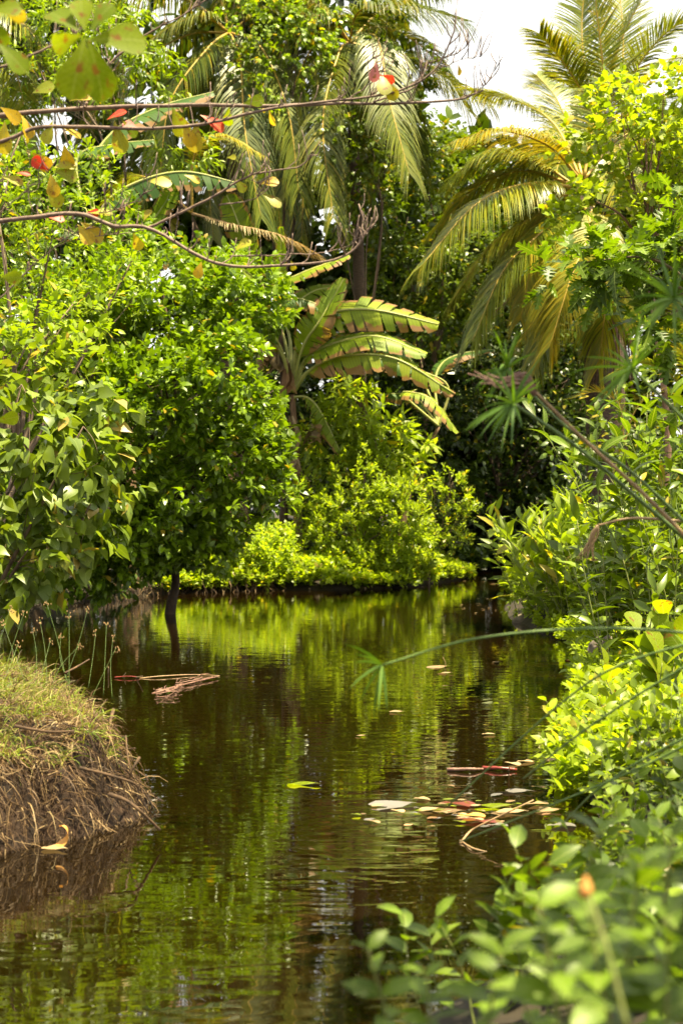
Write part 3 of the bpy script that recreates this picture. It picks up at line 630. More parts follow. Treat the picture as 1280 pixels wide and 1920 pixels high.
bl(b4, ((195, 490), (140, 440), (80, 430), (20, 480)), (0, 0, .2, .3), .28, 'banana_cool', aF=-40, aB=0, pet=.25)

# ------------------------------------------------------------------ trees and shrubs
def tree(name, label, cat_, basepx, Y, lobes, per, n, L_, size, tm, mat, droop=.2, up=.4, nsub=8, frac=.42, r0=.1, bark='bark', parts=300, cell=14, near=None,
         back=.35, zmin=.15, spread=(75, 25), nlimb=9, ntw=60, noise=.45, whorl=False, top=None, group=None, cut=None):
    bx = at(basepx, 960, Y)[0]; base = np.array([bx, Y, max(gz(bx, Y), -.4)])
    root = thing(name, label, cat_, base, group)
    sl_ = sublobes(lobes, nsub, frac); limbs(root, base, sl_, r0, bark, nlimb, ntw, top)
    P, A = crown_points(sl_, per, zmin, back)
    A = nrm(A + np.array([0, 0, up]) + rng.normal(size=A.shape) * .35)
    ls = sprigs(P, A, n, L_, size, droop, noise, spread, whorl)
    if cut is not None:
        px = 640 + ls[0][:, 0] / ls[0][:, 1] * F; py = 960 - (ls[0][:, 2] - CAM_H) / ls[0][:, 1] * F
        k = ~cut(px, py); ls = tuple(a[k] for a in ls)
    foliage(root, ls, tm, mat, parts, near, cell)
    return root
skycut = lambda px, py: (px > 745) & (py < np.interp(px, [745, 800, 880, 960, 1060, 1130, 1280, 1500], [-600, 100, 205, 275, 290, 230, 150, 100]) + 14 * np.sin(px * .09) + 8 * np.sin(px * .31))
# far belt
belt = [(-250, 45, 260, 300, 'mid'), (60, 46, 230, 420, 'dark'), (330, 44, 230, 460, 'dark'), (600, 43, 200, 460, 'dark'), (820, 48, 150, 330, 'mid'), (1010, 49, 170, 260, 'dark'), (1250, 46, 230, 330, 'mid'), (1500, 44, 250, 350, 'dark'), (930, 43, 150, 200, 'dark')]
desc = ['leafy tree far left in the belt closing off the view', 'dark tree behind the far left palm, top lost above the frame', 'tree filling the gap behind the shaded upper left palm', 'dark tree behind the central palm trunk',
        'tree whose rounded top meets the open sky left of the gap', 'low dark tree under the open patch of sky', 'tree behind the upright palm on the right', 'dark tree beyond the right edge of the view', 'lowest dark tree closing the gap behind the shaded channel']
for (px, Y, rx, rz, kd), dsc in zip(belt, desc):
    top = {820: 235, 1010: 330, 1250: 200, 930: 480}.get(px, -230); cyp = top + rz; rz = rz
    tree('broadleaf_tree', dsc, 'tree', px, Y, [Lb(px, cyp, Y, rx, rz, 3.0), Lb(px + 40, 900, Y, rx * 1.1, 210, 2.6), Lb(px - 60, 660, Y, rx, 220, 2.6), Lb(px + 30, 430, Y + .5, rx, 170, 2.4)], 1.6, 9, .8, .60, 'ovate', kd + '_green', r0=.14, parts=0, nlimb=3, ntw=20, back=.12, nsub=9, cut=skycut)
# vine-clad tree right of centre
tree('hibiscus_tree', 'glossy dark green tree rising from behind the banana leaves towards the gap of sky', 'tree', 760, 36,
     [Lb(775, 300, 36, 95, 90), Lb(850, 330, 36.5, 70, 90), Lb(745, 430, 35.5, 90, 90), Lb(880, 450, 37, 90, 110), Lb(800, 520, 35.5, 110, 90), Lb(700, 560, 36, 60, 100), Lb(930, 540, 35.5, 100, 80), Lb(1040, 500, 35, 90, 80), Lb(700, 380, 36, 50, 70), Lb(860, 600, 35, 90, 70), Lb(980, 400, 35.5, 70, 60)],
     7, 9, .4, .17, 'ovate', 'mid_green', droop=.45, r0=.1, nlimb=6, cut=skycut, cell=12, nsub=10, frac=.36)
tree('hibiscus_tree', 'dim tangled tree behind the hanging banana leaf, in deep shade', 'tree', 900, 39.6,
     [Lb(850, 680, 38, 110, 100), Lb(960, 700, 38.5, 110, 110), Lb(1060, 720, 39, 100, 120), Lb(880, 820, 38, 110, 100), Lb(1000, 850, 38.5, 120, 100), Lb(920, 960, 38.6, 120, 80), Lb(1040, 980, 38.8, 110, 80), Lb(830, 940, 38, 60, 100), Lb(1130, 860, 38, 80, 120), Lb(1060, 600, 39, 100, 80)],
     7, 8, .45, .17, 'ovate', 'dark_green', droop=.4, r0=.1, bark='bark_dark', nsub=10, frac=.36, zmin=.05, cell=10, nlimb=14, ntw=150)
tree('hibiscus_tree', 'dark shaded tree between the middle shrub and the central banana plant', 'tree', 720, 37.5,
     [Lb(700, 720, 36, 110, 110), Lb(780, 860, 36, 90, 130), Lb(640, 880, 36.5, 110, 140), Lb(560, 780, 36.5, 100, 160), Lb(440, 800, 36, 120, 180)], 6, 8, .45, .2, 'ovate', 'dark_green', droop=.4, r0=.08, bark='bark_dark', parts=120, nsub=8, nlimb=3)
# climbing vines over the upper centre
tree('climbing_vine', 'round-leaved vine mass draped over a dead trunk between the two upper palms', 'vine', 530, 31.5,
     [Lb(455, 50, 31.5, 45, 80), Lb(520, 30, 31.5, 60, 50), Lb(560, 110, 31.5, 50, 80), Lb(470, 170, 31, 30, 70), Lb(520, 260, 31.5, 28, 60), Lb(590, 40, 32, 60, 50)],
     11, 8, .35, .115, 'round', 'lime_green', droop=.5, up=-.2, r0=.09, bark='bark_dark', nsub=7, cell=12, back=.5, nlimb=3)
tree('climbing_vine', 'vine with small dark leaves wrapping the slim palm trunk', 'vine', 690, 32,
     [Lb(620, 250, 31.4, 50, 60), Lb(680, 260, 31.2, 40, 70), Lb(670, 350, 31.4, 30, 50), Lb(600, 330, 31.6, 30, 50), Lb(650, 290, 31.6, 30, 70), Lb(695, 190, 31.8, 40, 60), Lb(640, 400, 31.6, 24, 50), Lb(780, 150, 33, 28, 70), Lb(720, 90, 32, 35, 70), Lb(700, 330, 31.8, 30, 50)],
     10, 8, .3, .12, 'heart', 'mid_green', droop=.5, up=-.2, r0=.05, bark='bark_dark', nsub=6, cell=12, back=.5, parts=200, nlimb=4)
# mango-like tree upper left
tree('mango_tree', 'tree with slender drooping leaf tufts at upper left behind the bare branches', 'tree', 200, 29.5,
     [Lb(290, 150, 29, 65, 45), Lb(180, 110, 29, 80, 80), Lb(340, 285, 29, 60, 38), Lb(120, 40, 30, 90, 60), Lb(60, 150, 30, 80, 80), Lb(230, 50, 30, 50, 50)],
     8, 10, .35, .20, 'lance', 'lime_green', droop=.45, up=.1, r0=.07, nsub=8, cell=14, back=.4, spread=(80, 45), nlimb=4)
tree('broadleaf_tree', 'tree with small shiny leaves at left between the level banana leaf and the lime shrub', 'tree', 60, 25,
     [Lb(90, 420, 25, 120, 90), Lb(230, 470, 25, 90, 70), Lb(0, 330, 25, 110, 90), Lb(340, 500, 24.5, 70, 40)], 13, 9, .35, .15, 'ovate', 'glossy_green', r0=.07, cell=14, nlimb=4)
# lime shrub upper left, spoon leaves
tree('lime_leaf_tree', 'bright lime tree with narrow spoon leaves behind the bare branches at left', 'tree', -40, 16,
     [Lb(40, 330, 16, 90, 60), Lb(-40, 420, 16, 100, 100), Lb(90, 500, 16, 110, 80), Lb(200, 400, 16, 50, 60), Lb(230, 520, 16.3, 70, 50), Lb(30, 600, 16, 100, 70), Lb(150, 590, 16, 80, 50), Lb(170, 330, 16.4, 40, 50)],
     16, 9, .22, .095, 'spoon', 'lime_green', droop=.05, up=.6, r0=.07, cell=15, nsub=9, frac=.36, spread=(70, 15))
# big glossy mangrove tree in the water
def left_cut(px, py): return ((py > 1078 + 18 * np.sin(px * .031)) & (px > 210) & (px < 540)) | (px > 12 * np.sin(py * .07) + np.interp(py, [430, 520, 600, 640, 680, 760, 850, 950, 1050], [520, 550, 560, 495, 480, 530, 555, 550, 430]))
tree('glossy_tree', 'large glossy green tree leaning over the water on a single dark trunk', 'tree', 311, 22.2,
     [Lb(300, 560, 22.5, 150, 110, 1.6), Lb(440, 560, 22.8, 100, 80, 1.3), Lb(170, 640, 21.8, 140, 120, 1.5), Lb(400, 720, 21.6, 150, 130, 1.7), Lb(250, 800, 21, 150, 130, 1.5), Lb(440, 860, 21.6, 105, 100, 1.2), Lb(330, 940, 21.3, 140, 90, 1.4),
      Lb(490, 760, 22.2, 50, 100, 1), Lb(20, 880, 22, 110, 160, 1.2), Lb(330, 1020, 21.6, 120, 60, 1), Lb(140, 900, 21.5, 120, 100, 1.2), Lb(90, 760, 21.8, 110, 120, 1.2), Lb(230, 1010, 21.6, 90, 60, 1), Lb(390, 990, 21.8, 80, 60, .9), Lb(490, 570, 22.8, 50, 60, .8), Lb(520, 900, 21.8, 45, 60, .7), Lb(60, 1010, 21.6, 100, 80, 1), Lb(120, 1070, 21.8, 120, 45, 1), Lb(20, 1090, 22, 80, 45, .9), Lb(210, 1060, 21.8, 60, 35, .8), Lb(270, 1050, 21.6, 90, 35, .8), Lb(390, 1040, 21.7, 70, 35, .7), Lb(150, 1090, 21.8, 110, 35, .8), Lb(60, 600, 21.6, 110, 100, 1.2)],
     23, 9, .26, .14, 'ovate', 'glossy_green', droop=.1, up=.5, r0=.085, bark='bark_dark', cell=17, nsub=9, frac=.34, nlimb=16, ntw=160, zmin=.35, cut=left_cut, top=at(308, 960, 22.2), back=.45)
# heart-leaved tree nearer at left
tree('heart_leaf_tree', 'near tree at the left edge with big dull heart-shaped leaves, some turning brown', 'tree', -150, 11.5,
     [Lb(30, 780, 11.5, 120, 100, .6), Lb(130, 850, 11.2, 110, 70, .5), Lb(20, 930, 11.3, 110, 110, .5), Lb(150, 960, 11.6, 90, 80, .5), Lb(40, 1050, 11.2, 110, 60, .5), Lb(180, 780, 11.8, 60, 50, .4), Lb(-80, 850, 11.6, 120, 200, .6), Lb(110, 1050, 11.5, 60, 50, .4), Lb(40, 1095, 11.4, 90, 28, .4)],
     13, 6, .22, .135, 'heart', 'heart_green', droop=.75, up=.0, r0=.05, cell=22, nsub=7, frac=.38, near='heart_near', spread=(70, 35), noise=.6, zmin=.3)
tree('heart_leaf_tree', 'light green bush with flat oval leaves above the heart-leaved tree at the left edge', 'tree', -120, 14,
     [Lb(30, 680, 14, 110, 60, .7), Lb(140, 700, 14.2, 80, 50, .6), Lb(-40, 620, 14, 90, 60, .7), Lb(120, 620, 14.4, 90, 45, .6)],
     18, 8, .22, .12, 'ovate', 'lime_green', droop=.1, up=.5, r0=.05, cell=18, nsub=8, frac=.38)
# centre: broad-leaved plant and bright shrubs of the island
tree('broad_leaf_shrub', 'pale shrub of large pointed leaves just right of the banana stem', 'shrub', 680, 32.2,
     [Lb(650, 770, 31.5, 70, 50), Lb(710, 830, 31.5, 75, 55), Lb(620, 840, 31.8, 60, 70), Lb(760, 870, 31.8, 35, 50)], 8, 9, .3, .32, 'lance', 'shrub_green', droop=.2, up=.7, r0=.05, nsub=7, cell=14, spread=(85, 30))
tree('bright_shrub', 'sunlit yellow-green shrub with fine leaves on the near end of the island', 'shrub', 680, 30.6,
     [Lb(680, 900, 30.8, 80, 60), Lb(640, 990, 30.5, 75, 70), Lb(740, 980, 30.6, 75, 80), Lb(690, 1060, 30.4, 110, 40), Lb(600, 1030, 30.6, 55, 45), Lb(580, 940, 31, 40, 60), Lb(690, 840, 31, 45, 40), Lb(780, 1030, 30.6, 45, 50)],
     30, 11, .2, .12, 'spoon', 'shrub_green', droop=-.05, up=.8, r0=.04, nsub=11, frac=.30, cell=11, zmin=.1, spread=(75, 15), back=.4)
tree('bright_shrub', 'small sunlit shrub leaning right over the dark channel beside the larger bright one', 'shrub', 800, 31.4,
     [Lb(845, 920, 31, 42, 34), Lb(870, 955, 31, 24, 26), Lb(830, 985, 31, 40, 26), Lb(855, 1020, 31, 30, 22)], 26, 11, .2, .11, 'spoon', 'shrub_green', droop=-.05, up=.7, r0=.03, nsub=6, frac=.42, cell=11, spread=(70, 15), back=.5)
# right side trees
tree('yellow_leaf_tree', 'thin tree at right with airy round yellow-green leaves against the sky', 'tree', 1235, 19,
     [Lb(1170, 250, 19, 90, 65, .8), Lb(1240, 200, 19, 80, 60, .8), Lb(1130, 390, 18.8, 70, 50, .6), Lb(1210, 330, 19, 90, 60, .8), Lb(1240, 410, 19, 70, 60, .7), Lb(1090, 270, 19.2, 40, 25, .4), Lb(1160, 165, 19.3, 45, 22, .4), Lb(1290, 300, 19, 60, 100, .8), Lb(1050, 410, 19, 25, 18, .3)],
     16, 7, .22, .115, 'round', 'yellow_green', droop=.05, up=.4, r0=.055, bark='twig_brown', nsub=9, frac=.33, cell=17, nlimb=14, ntw=90, top=at(1210, 470, 19), back=.4)
tree('lobed_leaf_tree', 'right-hand tree with deeply lobed shiny leaves below the yellow-leaved one', 'tree', 1340, 12.5,
     [Lb(1230, 490, 12.5, 80, 50, .5), Lb(1130, 500, 12.3, 60, 30, .35), Lb(1080, 510, 12.3, 45, 18, .25), Lb(1250, 590, 12.5, 60, 50, .4), Lb(1170, 560, 12.6, 60, 25, .3), Lb(1290, 420, 12.8, 40, 60, .4)],
     13, 6, .25, .21, 'lobed', 'near_green', droop=.15, up=.5, r0=.04, nsub=6, frac=.45, cell=22, nlimb=8, ntw=40, top=at(1330, 560, 12.5))
def stalky(name, label, cat_, cx, base_py, Y, spread_m, n_stem, hrange, nl, size, tm, mat, lean=(0, 0), upn=.5, droop=.15, near=None, cell=20, stem_r=.008, angle=(60, 35), tip=0, parts=300):
    x0 = at(cx, 960, Y)[0]; base = np.array([x0, Y, gz(x0, Y)]); root = thing(name, label, cat_, base); sm = MB(); ls = []
    for s in range(n_stem):
        for _t in range(30):
            bx, by = x0 + rng.normal() * spread_m * .5, Y + rng.normal() * spread_m * .5
            if sdf(POLY, np.array([[bx, by]]))[0] > .12: break
        else: continue
        b0 = np.array([bx, by, gz(bx, by) - .05]); hgt = rng.uniform(*hrange)
        tipp = b0 + [rng.normal() * .22 * hgt + lean[0] * hgt, rng.normal() * .22 * hgt + lean[1] * hgt, hgt]
        P = spline([b0, b0 * .5 + tipp * .5 + rng.normal(size=3) * .04 * hgt, tipp], 16)
        if n_stem <= 14: st_ = MB(); tube(st_, P, stem_r, stem_r * .4, sides=5); st_.build('stem', 'twig_green', root)
        else: tube(sm, P, stem_r, stem_r * .4, sides=4)
        k = np.linspace(.25, 1, nl); i = k * 15; q = np.stack([np.interp(i, np.arange(16), P[:, a]) for a in range(3)], 1)
        az = rng.random() * 6.28 + np.arange(nl) * 2.4 + rng.normal(size=nl) * .3; sp = R(angle[0]) + (R(angle[1]) - R(angle[0])) * k + rng.normal(size=nl) * .15
        d = np.stack([np.cos(az) * np.sin(sp), np.sin(az) * np.sin(sp), np.cos(sp) - droop], 1)
        ls.append(leafset(q, d, size, upn))
    if sm.V: sm.build('stems', 'twig_green', root, 'stuff')
    foliage(root, cat(*ls), tm, mat, parts, near, cell); return root
stalky('broad_leaf_plant', 'tall dark long-leaved plants on upright stems by the right edge below the small palm', 'plant', 1260, 900, 15, .7, 40, (1.5, 3.0), 18, .30, 'longleaf', 'mid_green', angle=(75, 30), cell=20, near='near_green', parts=300)
stalky('broad_leaf_plant', 'glossy plant with white glints at the right edge behind the crossing sedge stalks', 'plant', 1265, 950, 12.5, .8, 50, (.9, 1.75), 14, .22, 'longleaf', 'mid_green', angle=(60, 30), cell=22)
stalky('croton_plant', 'clump of long narrow upright leaves over the right bank, a few tips orange', 'plant', 1065, 1000, 18.5, .9, 70, (.9, 1.75), 15, .28, 'longleaf', 'shrub_green', angle=(60, 15), droop=.05, cell=18, lean=(-.12, 0))
stalky('croton_plant', 'low spray of long leaves reaching left over the channel, in front of the dark hedge', 'plant', 1040, 1000, 20.8, .7, 14, (.9, 1.5), 12, .34, 'lance', 'shrub_green', angle=(80, 45), droop=.15, cell=18, lean=(-.12, 0))
stalky('broad_leaf_plant', 'shaded bushy plant between the orange-tipped clump and the flowering bank', 'plant', 1150, 1080, 16, 1.1, 90, (.7, 1.5), 13, .18, 'broad', 'mid_green', angle=(75, 35), cell=18)
stalky('broad_leaf_plant', 'light green paddle-leaved plant low at the right edge with one nearly white leaf', 'plant', 1240, 1080, 9.5, .35, 12, (.35, .62), 8, .22, 'almond', 'lime_green', angle=(60, 20), cell=20, near='almond_green')
tree('bank_shrub', 'low rounded shrub of tiny leaves hanging over the water on the right bank', 'shrub', 1010, 20.5,
     [Lb(1020, 1095, 20.5, 60, 45, .6), Lb(975, 1125, 20.5, 36, 26, .4), Lb(1080, 1110, 20.2, 60, 45, .6), Lb(1040, 1150, 20, 60, 22, .4), Lb(1120, 1080, 19.5, 50, 60, .5)], 55, 8, .12, .065, 'ovate', 'shrub_green', r0=.02, nsub=9, frac=.34, cell=10, zmin=.03, droop=.0, up=.6)

# creeping cover along the banks
def cover(root, P2, hfun, per, size, tm, mat, parts=300, near=None, cell=16, L_=.12, n=8):
    z = ground_z(P2); P = np.c_[P2, np.maximum(z, 0.0) + hfun(P2) * rng.uniform(.1, 1, len(P2)) ** .6]
    A = np.tile(UP, (len(P), 1)) + rng.normal(size=P.shape) * .45
    foliage(root, sprigs(P, A, n, L_, size, .0, .45, (75, 35)), tm, mat, parts, near, cell)
def strip_points(n, ymin, ymax, dmin, dmax, xmin=-99, xmax=99):
    out = []
    while sum(len(o) for o in out) < n:
        Q = np.c_[rng.uniform(xmin, xmax, 60000), rng.uniform(ymin, ymax, 60000)]; d = sdf(POLY, Q); out.append(Q[(d > dmin) & (d < dmax)])
    return np.concatenate(out)[:n]
r1 = thing('creeping_daisy', 'sunlit mat of creeping plants with yellow flowers covering the right bank', 'ground cover', (3.2, 12, .2))
Q = strip_points(5800, 7.6, 19, -.13, 2.6, .8, 6.5)
hf = lambda q: .20 + .12 * sinnoise(np.c_[q, 0*q[:, 0]], 3.0) + .10 * np.clip(sdf(POLY, q), 0, 2.5)
cover(r1, Q, hf, 0, .085, 'ovate', 'cover_green', 300, None, 16)
Qf = Q[rng.permutation(len(Q))[:70]]; zf = ground_z(Qf); Hf = hf(Qf)
for i in range(70):
    c = np.array([Qf[i, 0], Qf[i, 1], max(zf[i], 0) + Hf[i] * 1.0 + .10]); fm = MB(); nr_ = 8; tl = nrm(UP + rng.normal(size=3) * .35 + [0, -.35, 0])
    e1 = nrm(np.cross(tl, [1, 0, .1])); e2 = np.cross(tl, e1)
    for k in range(nr_):
        a = k * 6.283 / nr_; d = e1 * math.cos(a) + e2 * math.sin(a); s = np.cross(tl, d); V, T = TM['petal']
        fm.add(c + .024 * (V[:, :1] * d + V[:, 1:2] * s + V[:, 2:] * tl), T, tint=rng.random())
    fl = fm.build('flower', 'petal_yellow', r1)
r2 = thing('creeping_cover', 'bright creeping plants trailing to the water along the island and the left bank', 'ground cover', (0, 30.5, .2))
Q = strip_points(3000, 27, 34, -.12, 1.6, -3.4, 3.4)
cover(r2, Q, lambda q: .30 + .15 * sinnoise(np.c_[q, 0*q[:, 0]], 2.2), 0, .12, 'ovate', 'cover_green', 300, None, 11, .16)
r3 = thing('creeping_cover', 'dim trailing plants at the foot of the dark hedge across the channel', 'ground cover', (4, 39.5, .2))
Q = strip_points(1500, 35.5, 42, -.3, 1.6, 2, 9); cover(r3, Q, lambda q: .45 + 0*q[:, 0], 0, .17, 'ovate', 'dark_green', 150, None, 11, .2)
r4 = thing('creeping_cover', 'bright low leaves on the mud bank behind the glossy tree trunk', 'ground cover', (-3.2, 28, .2))
Q = strip_points(1700, 25, 31, -.05, 2.4, -3.6, -1.0); cover(r4, Q, lambda q: .45 + .35 * np.clip((q[:, 0] + 3.0), 0, 1.2), 0, .10, 'ovate', 'shrub_green', 300, None, 11, .16)
tree('leafy_mound', 'bright mound of creeping leaves on the bank between the glossy tree and the island', 'shrub', 455, 29.5, [Lb(450, 1060, 29.3, 75, 40, .6), Lb(410, 1010, 29.6, 40, 45, .5), Lb(500, 1075, 29.2, 40, 28, .4)], 24, 9, .16, .095, 'ovate', 'cover_green', r0=.02, nsub=8, frac=.36, cell=11, up=.5, droop=0)
# dark undergrowth
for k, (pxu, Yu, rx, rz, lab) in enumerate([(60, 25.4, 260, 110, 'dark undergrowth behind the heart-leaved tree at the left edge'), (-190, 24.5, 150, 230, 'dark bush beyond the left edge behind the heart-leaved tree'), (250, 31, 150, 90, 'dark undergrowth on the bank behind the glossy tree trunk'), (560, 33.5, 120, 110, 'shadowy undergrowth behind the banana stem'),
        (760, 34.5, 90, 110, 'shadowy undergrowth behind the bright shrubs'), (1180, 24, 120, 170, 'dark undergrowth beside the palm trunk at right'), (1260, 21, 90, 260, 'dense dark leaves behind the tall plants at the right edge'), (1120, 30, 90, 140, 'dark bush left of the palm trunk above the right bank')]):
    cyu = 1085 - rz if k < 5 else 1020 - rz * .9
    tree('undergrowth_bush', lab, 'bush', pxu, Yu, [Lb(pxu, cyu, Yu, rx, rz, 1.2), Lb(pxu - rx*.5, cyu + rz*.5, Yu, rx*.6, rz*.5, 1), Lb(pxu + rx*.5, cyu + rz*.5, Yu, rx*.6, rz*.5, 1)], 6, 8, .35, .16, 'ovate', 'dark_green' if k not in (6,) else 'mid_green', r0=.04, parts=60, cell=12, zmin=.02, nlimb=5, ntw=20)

# roots and twigs on the mud bank at the back left
rb = MB()
for i in range(260):
    px = rng.uniform(150, 520); Y0 = np.interp(px, [0, 200, 340, 520], [23.7, 26, 27.7, 29]) + .1
    p0 = at(px, 1085 + rng.uniform(-15, 20), Y0 + .15); p1 = np.array([p0[0] + rng.normal() * .15, Y0 - rng.uniform(0, .3), -.05])
    tube(rb, spline([p0, (p0 + p1)/2 + rng.normal(size=3) * .08, p1], 6), .012, .005, sides=3, tint=rng.random() * .95)
o = rb.build('bank_roots', 'root_fibre', None, 'stuff'); tag(o, 'tangle of thin roots and dead twigs on the mud bank beside the dark trunk', 'roots')

# ------------------------------------------------------------------ earth hummock at left with roots and grass
HP = np.array([(-.05, 0)]) * 0 + np.array([-.07, 0]) + np.array([(-.97, 7.30), (-1.2, 6.98), (-1.6, 6.58), (-2.3, 6.35), (-5, 6.2), (-5, 10.4), (-2.2, 10.2), (-1.55, 9.6), (-1.25, 8.6), (-1.0, 7.8)])
def hum_z(P):
    d = -sdf(HP, P); p3 = np.c_[P, 0*P[:, 0]]
    d = d + .06 * sinnoise(p3, 5.5) + .04 * sinnoise(p3, 13, 1) + .02 * sinnoise(p3, 31, 2)
    z = -.25 + .58 * np.clip((d + .06) / .30, 0, 1) ** .75 + .44 * (1 - np.exp(-np.maximum(d - .12, 0) / .75)) + .06 * sinnoise(p3, 4.5, 3) * (d > .1) + .012 * sinnoise(p3, 25, 5)
    return z, d
hx = np.arange(-5.2, -.7, .028); hy = np.arange(6.0, 10.6, .028); HX, HY = np.meshgrid(hx, hy); H2 = np.c_[HX.ravel(), HY.ravel()]; HZ, HD = hum_z(H2)
hn = len(hx); hm = len(hy); I = (np.arange(hm - 1)[:, None] * hn + np.arange(hn - 1)[None]).ravel()
HT = np.vstack([np.c_[I, I + 1, I + hn + 1], np.c_[I, I + hn + 1, I + hn]]); ok = (HZ[HT] > -.22).any(1); 
hum = thing('earth_hummock', 'brown earth hummock with dry grass on top rising from the water at left', 'mound', (-2.2, 8, 0))
mb = MB(); mb.add(np.c_[H2, HZ], HT[ok]); mb.build('soil', 'earth', hum)
def hpoints(n, lo, hi, xmin=-2.6):
    out = []; c_ = 0
    while c_ < n:
        Q = np.c_[rng.uniform(xmin, -.8, 20000), rng.uniform(6.2, 10, 20000)]; z, d = hum_z(Q); k = (d > lo) & (d < hi); out.append(np.c_[Q[k], z[k]]); c_ += k.sum()
    return np.concatenate(out)[:n]
eps = .02
def outward(P):
    g = lambda q: -sdf(HP, q); n = np.stack([g(P[:, :2] - [eps, 0]) - g(P[:, :2] + [eps, 0]), g(P[:, :2] - [0, eps]) - g(P[:, :2] + [0, eps])], 1); return np.c_[nrm(n), 0*P[:, 0]]
RP = hpoints(4000, -.03, .42); RO = outward(RP); rm = MB()
for i in range(len(RP)):
    p = RP[i]; o_ = RO[i]; l = rng.uniform(.05, .22); lat = rng.normal() * 1.0; tdir = nrm(np.array([-o_[1], o_[0], 0]) * lat + np.array([0, 0, -1.0]) + o_ * .35)
    a = p + o_ * .02 + [0, 0, .02]; b_ = a + tdir * l * .5 + o_ * rng.uniform(0, .03) + rng.normal(size=3) * .022; c_ = a + tdir * l + rng.normal(size=3) * .03; c_[2] = max(c_[2], -.05)
    tube(rm, spline([a, b_, c_], 6), rng.choice([.0018, .0028, .004, .006], p=[.4, .35, .2, .05]), .001, sides=3, tint=rng.random() * .99)
rm.build('roots', 'root_fibre', hum, 'stuff')
for pts, r in [(((205, 1490, 6.85), (235, 1500, 6.8), (262, 1520, 6.75), (300, 1556, 6.9)), .011), (((150, 1440, 6.9), (200, 1452, 6.85), (250, 1468, 6.9), (262, 1482, 6.95)), .009), (((30, 1362, 7.1), (90, 1372, 7), (140, 1371, 7)), .009), (((262, 1420, 7.35), (250, 1440, 7.3), (243, 1460, 7.3)), .008), (((213, 1330, 7.9), (206, 1360, 7.7), (208, 1380, 7.6)), .01),
               (((236, 1380, 7.6), (240, 1420, 7.45), (245, 1445, 7.4)), .006), (((175, 1335, 7.8), (185, 1355, 7.7), (192, 1372, 7.6)), .011), (((122, 1262, 8.6), (145, 1250, 8.7), (168, 1236, 8.8)), .008)]:
    mb = MB(); tube(mb, spline([at(*p) for p in pts], 12), r, r * .5, sides=7, knob=.08); mb.build('root', 'root', hum)
def blades(P, dirs, lens, wid, droopv, mat, name, parent, segs=4):
    n = len(P); d = nrm(dirs); q = P.copy(); side = nrm(np.cross(d, rng.normal(size=(n, 3)))); rows = []
    for k in range(segs + 1):
        wk = wid * (1 - (k / segs) ** 2) * .5 + .0003; rows += [q + side * wk, q - side * wk]
        d = nrm(d + np.array([0, 0, -1]) * droopv / segs * (.5 + k * .4)); q = q + d * (lens / segs)[:, None]
    V = np.stack(rows, 1).reshape(-1, 3); w2 = 2 * (segs + 1); Tm = np.array([[a, a+1, a+3, a, a+3, a+2] for a in range(0, 2*segs, 2)]).reshape(-1, 3)
    TT = ((np.arange(n) * w2)[:, None, None] + Tm[None]).reshape(-1, 3); mb = MB(); mb.add(V, TT, tint=np.repeat(rng.random(n) * .98, w2)); return mb.build(name, mat, parent, 'stuff')
GP = hpoints(11000, .22, 2.0); GO = outward(GP)
blades(GP, GO * .5 + rng.normal(size=GP.shape) * .9 + UP * .35, rng.uniform(.06, .24, len(GP)), .004, 1.3, 'grass_dry', 'dry_grass', hum)
TC = hpoints(190, .16, 1.9); GP = np.repeat(TC, 24, 0) + rng.normal(size=(190 * 24, 3)) * [.022, .022, .003]; GO = outward(GP)
blades(GP, UP * .75 + GO * .3 + rng.normal(size=GP.shape) * .65, rng.uniform(.06, .22, len(GP)), .0045, 1.3, 'grass_green', 'grass_tufts', hum, 5)
GP = hpoints(4500, .22, 2.0); tuft = np.floor(GP[:, :2] / .14); hsh = np.sin(tuft[:, 0] * 12.98 + tuft[:, 1] * 78.2) * 43758.5; GP = GP[(hsh - np.floor(hsh)) < .42]; GO = outward(GP)
blades(GP, UP * 1.0 + GO * .35 + rng.normal(size=GP.shape) * .5, rng.uniform(.05, .16, len(GP)), .0042, 1.1, 'grass_green', 'green_grass', hum)
# hanging long dry blades over the rim
GP = hpoints(900, .10, .34); GO = outward(GP)
blades(GP, GO * 1.1 + UP * .3 + rng.normal(size=GP.shape) * .8, rng.uniform(.08, .30, len(GP)), .004, 2.2, 'grass_dry', 'hanging_grass', hum, 5)
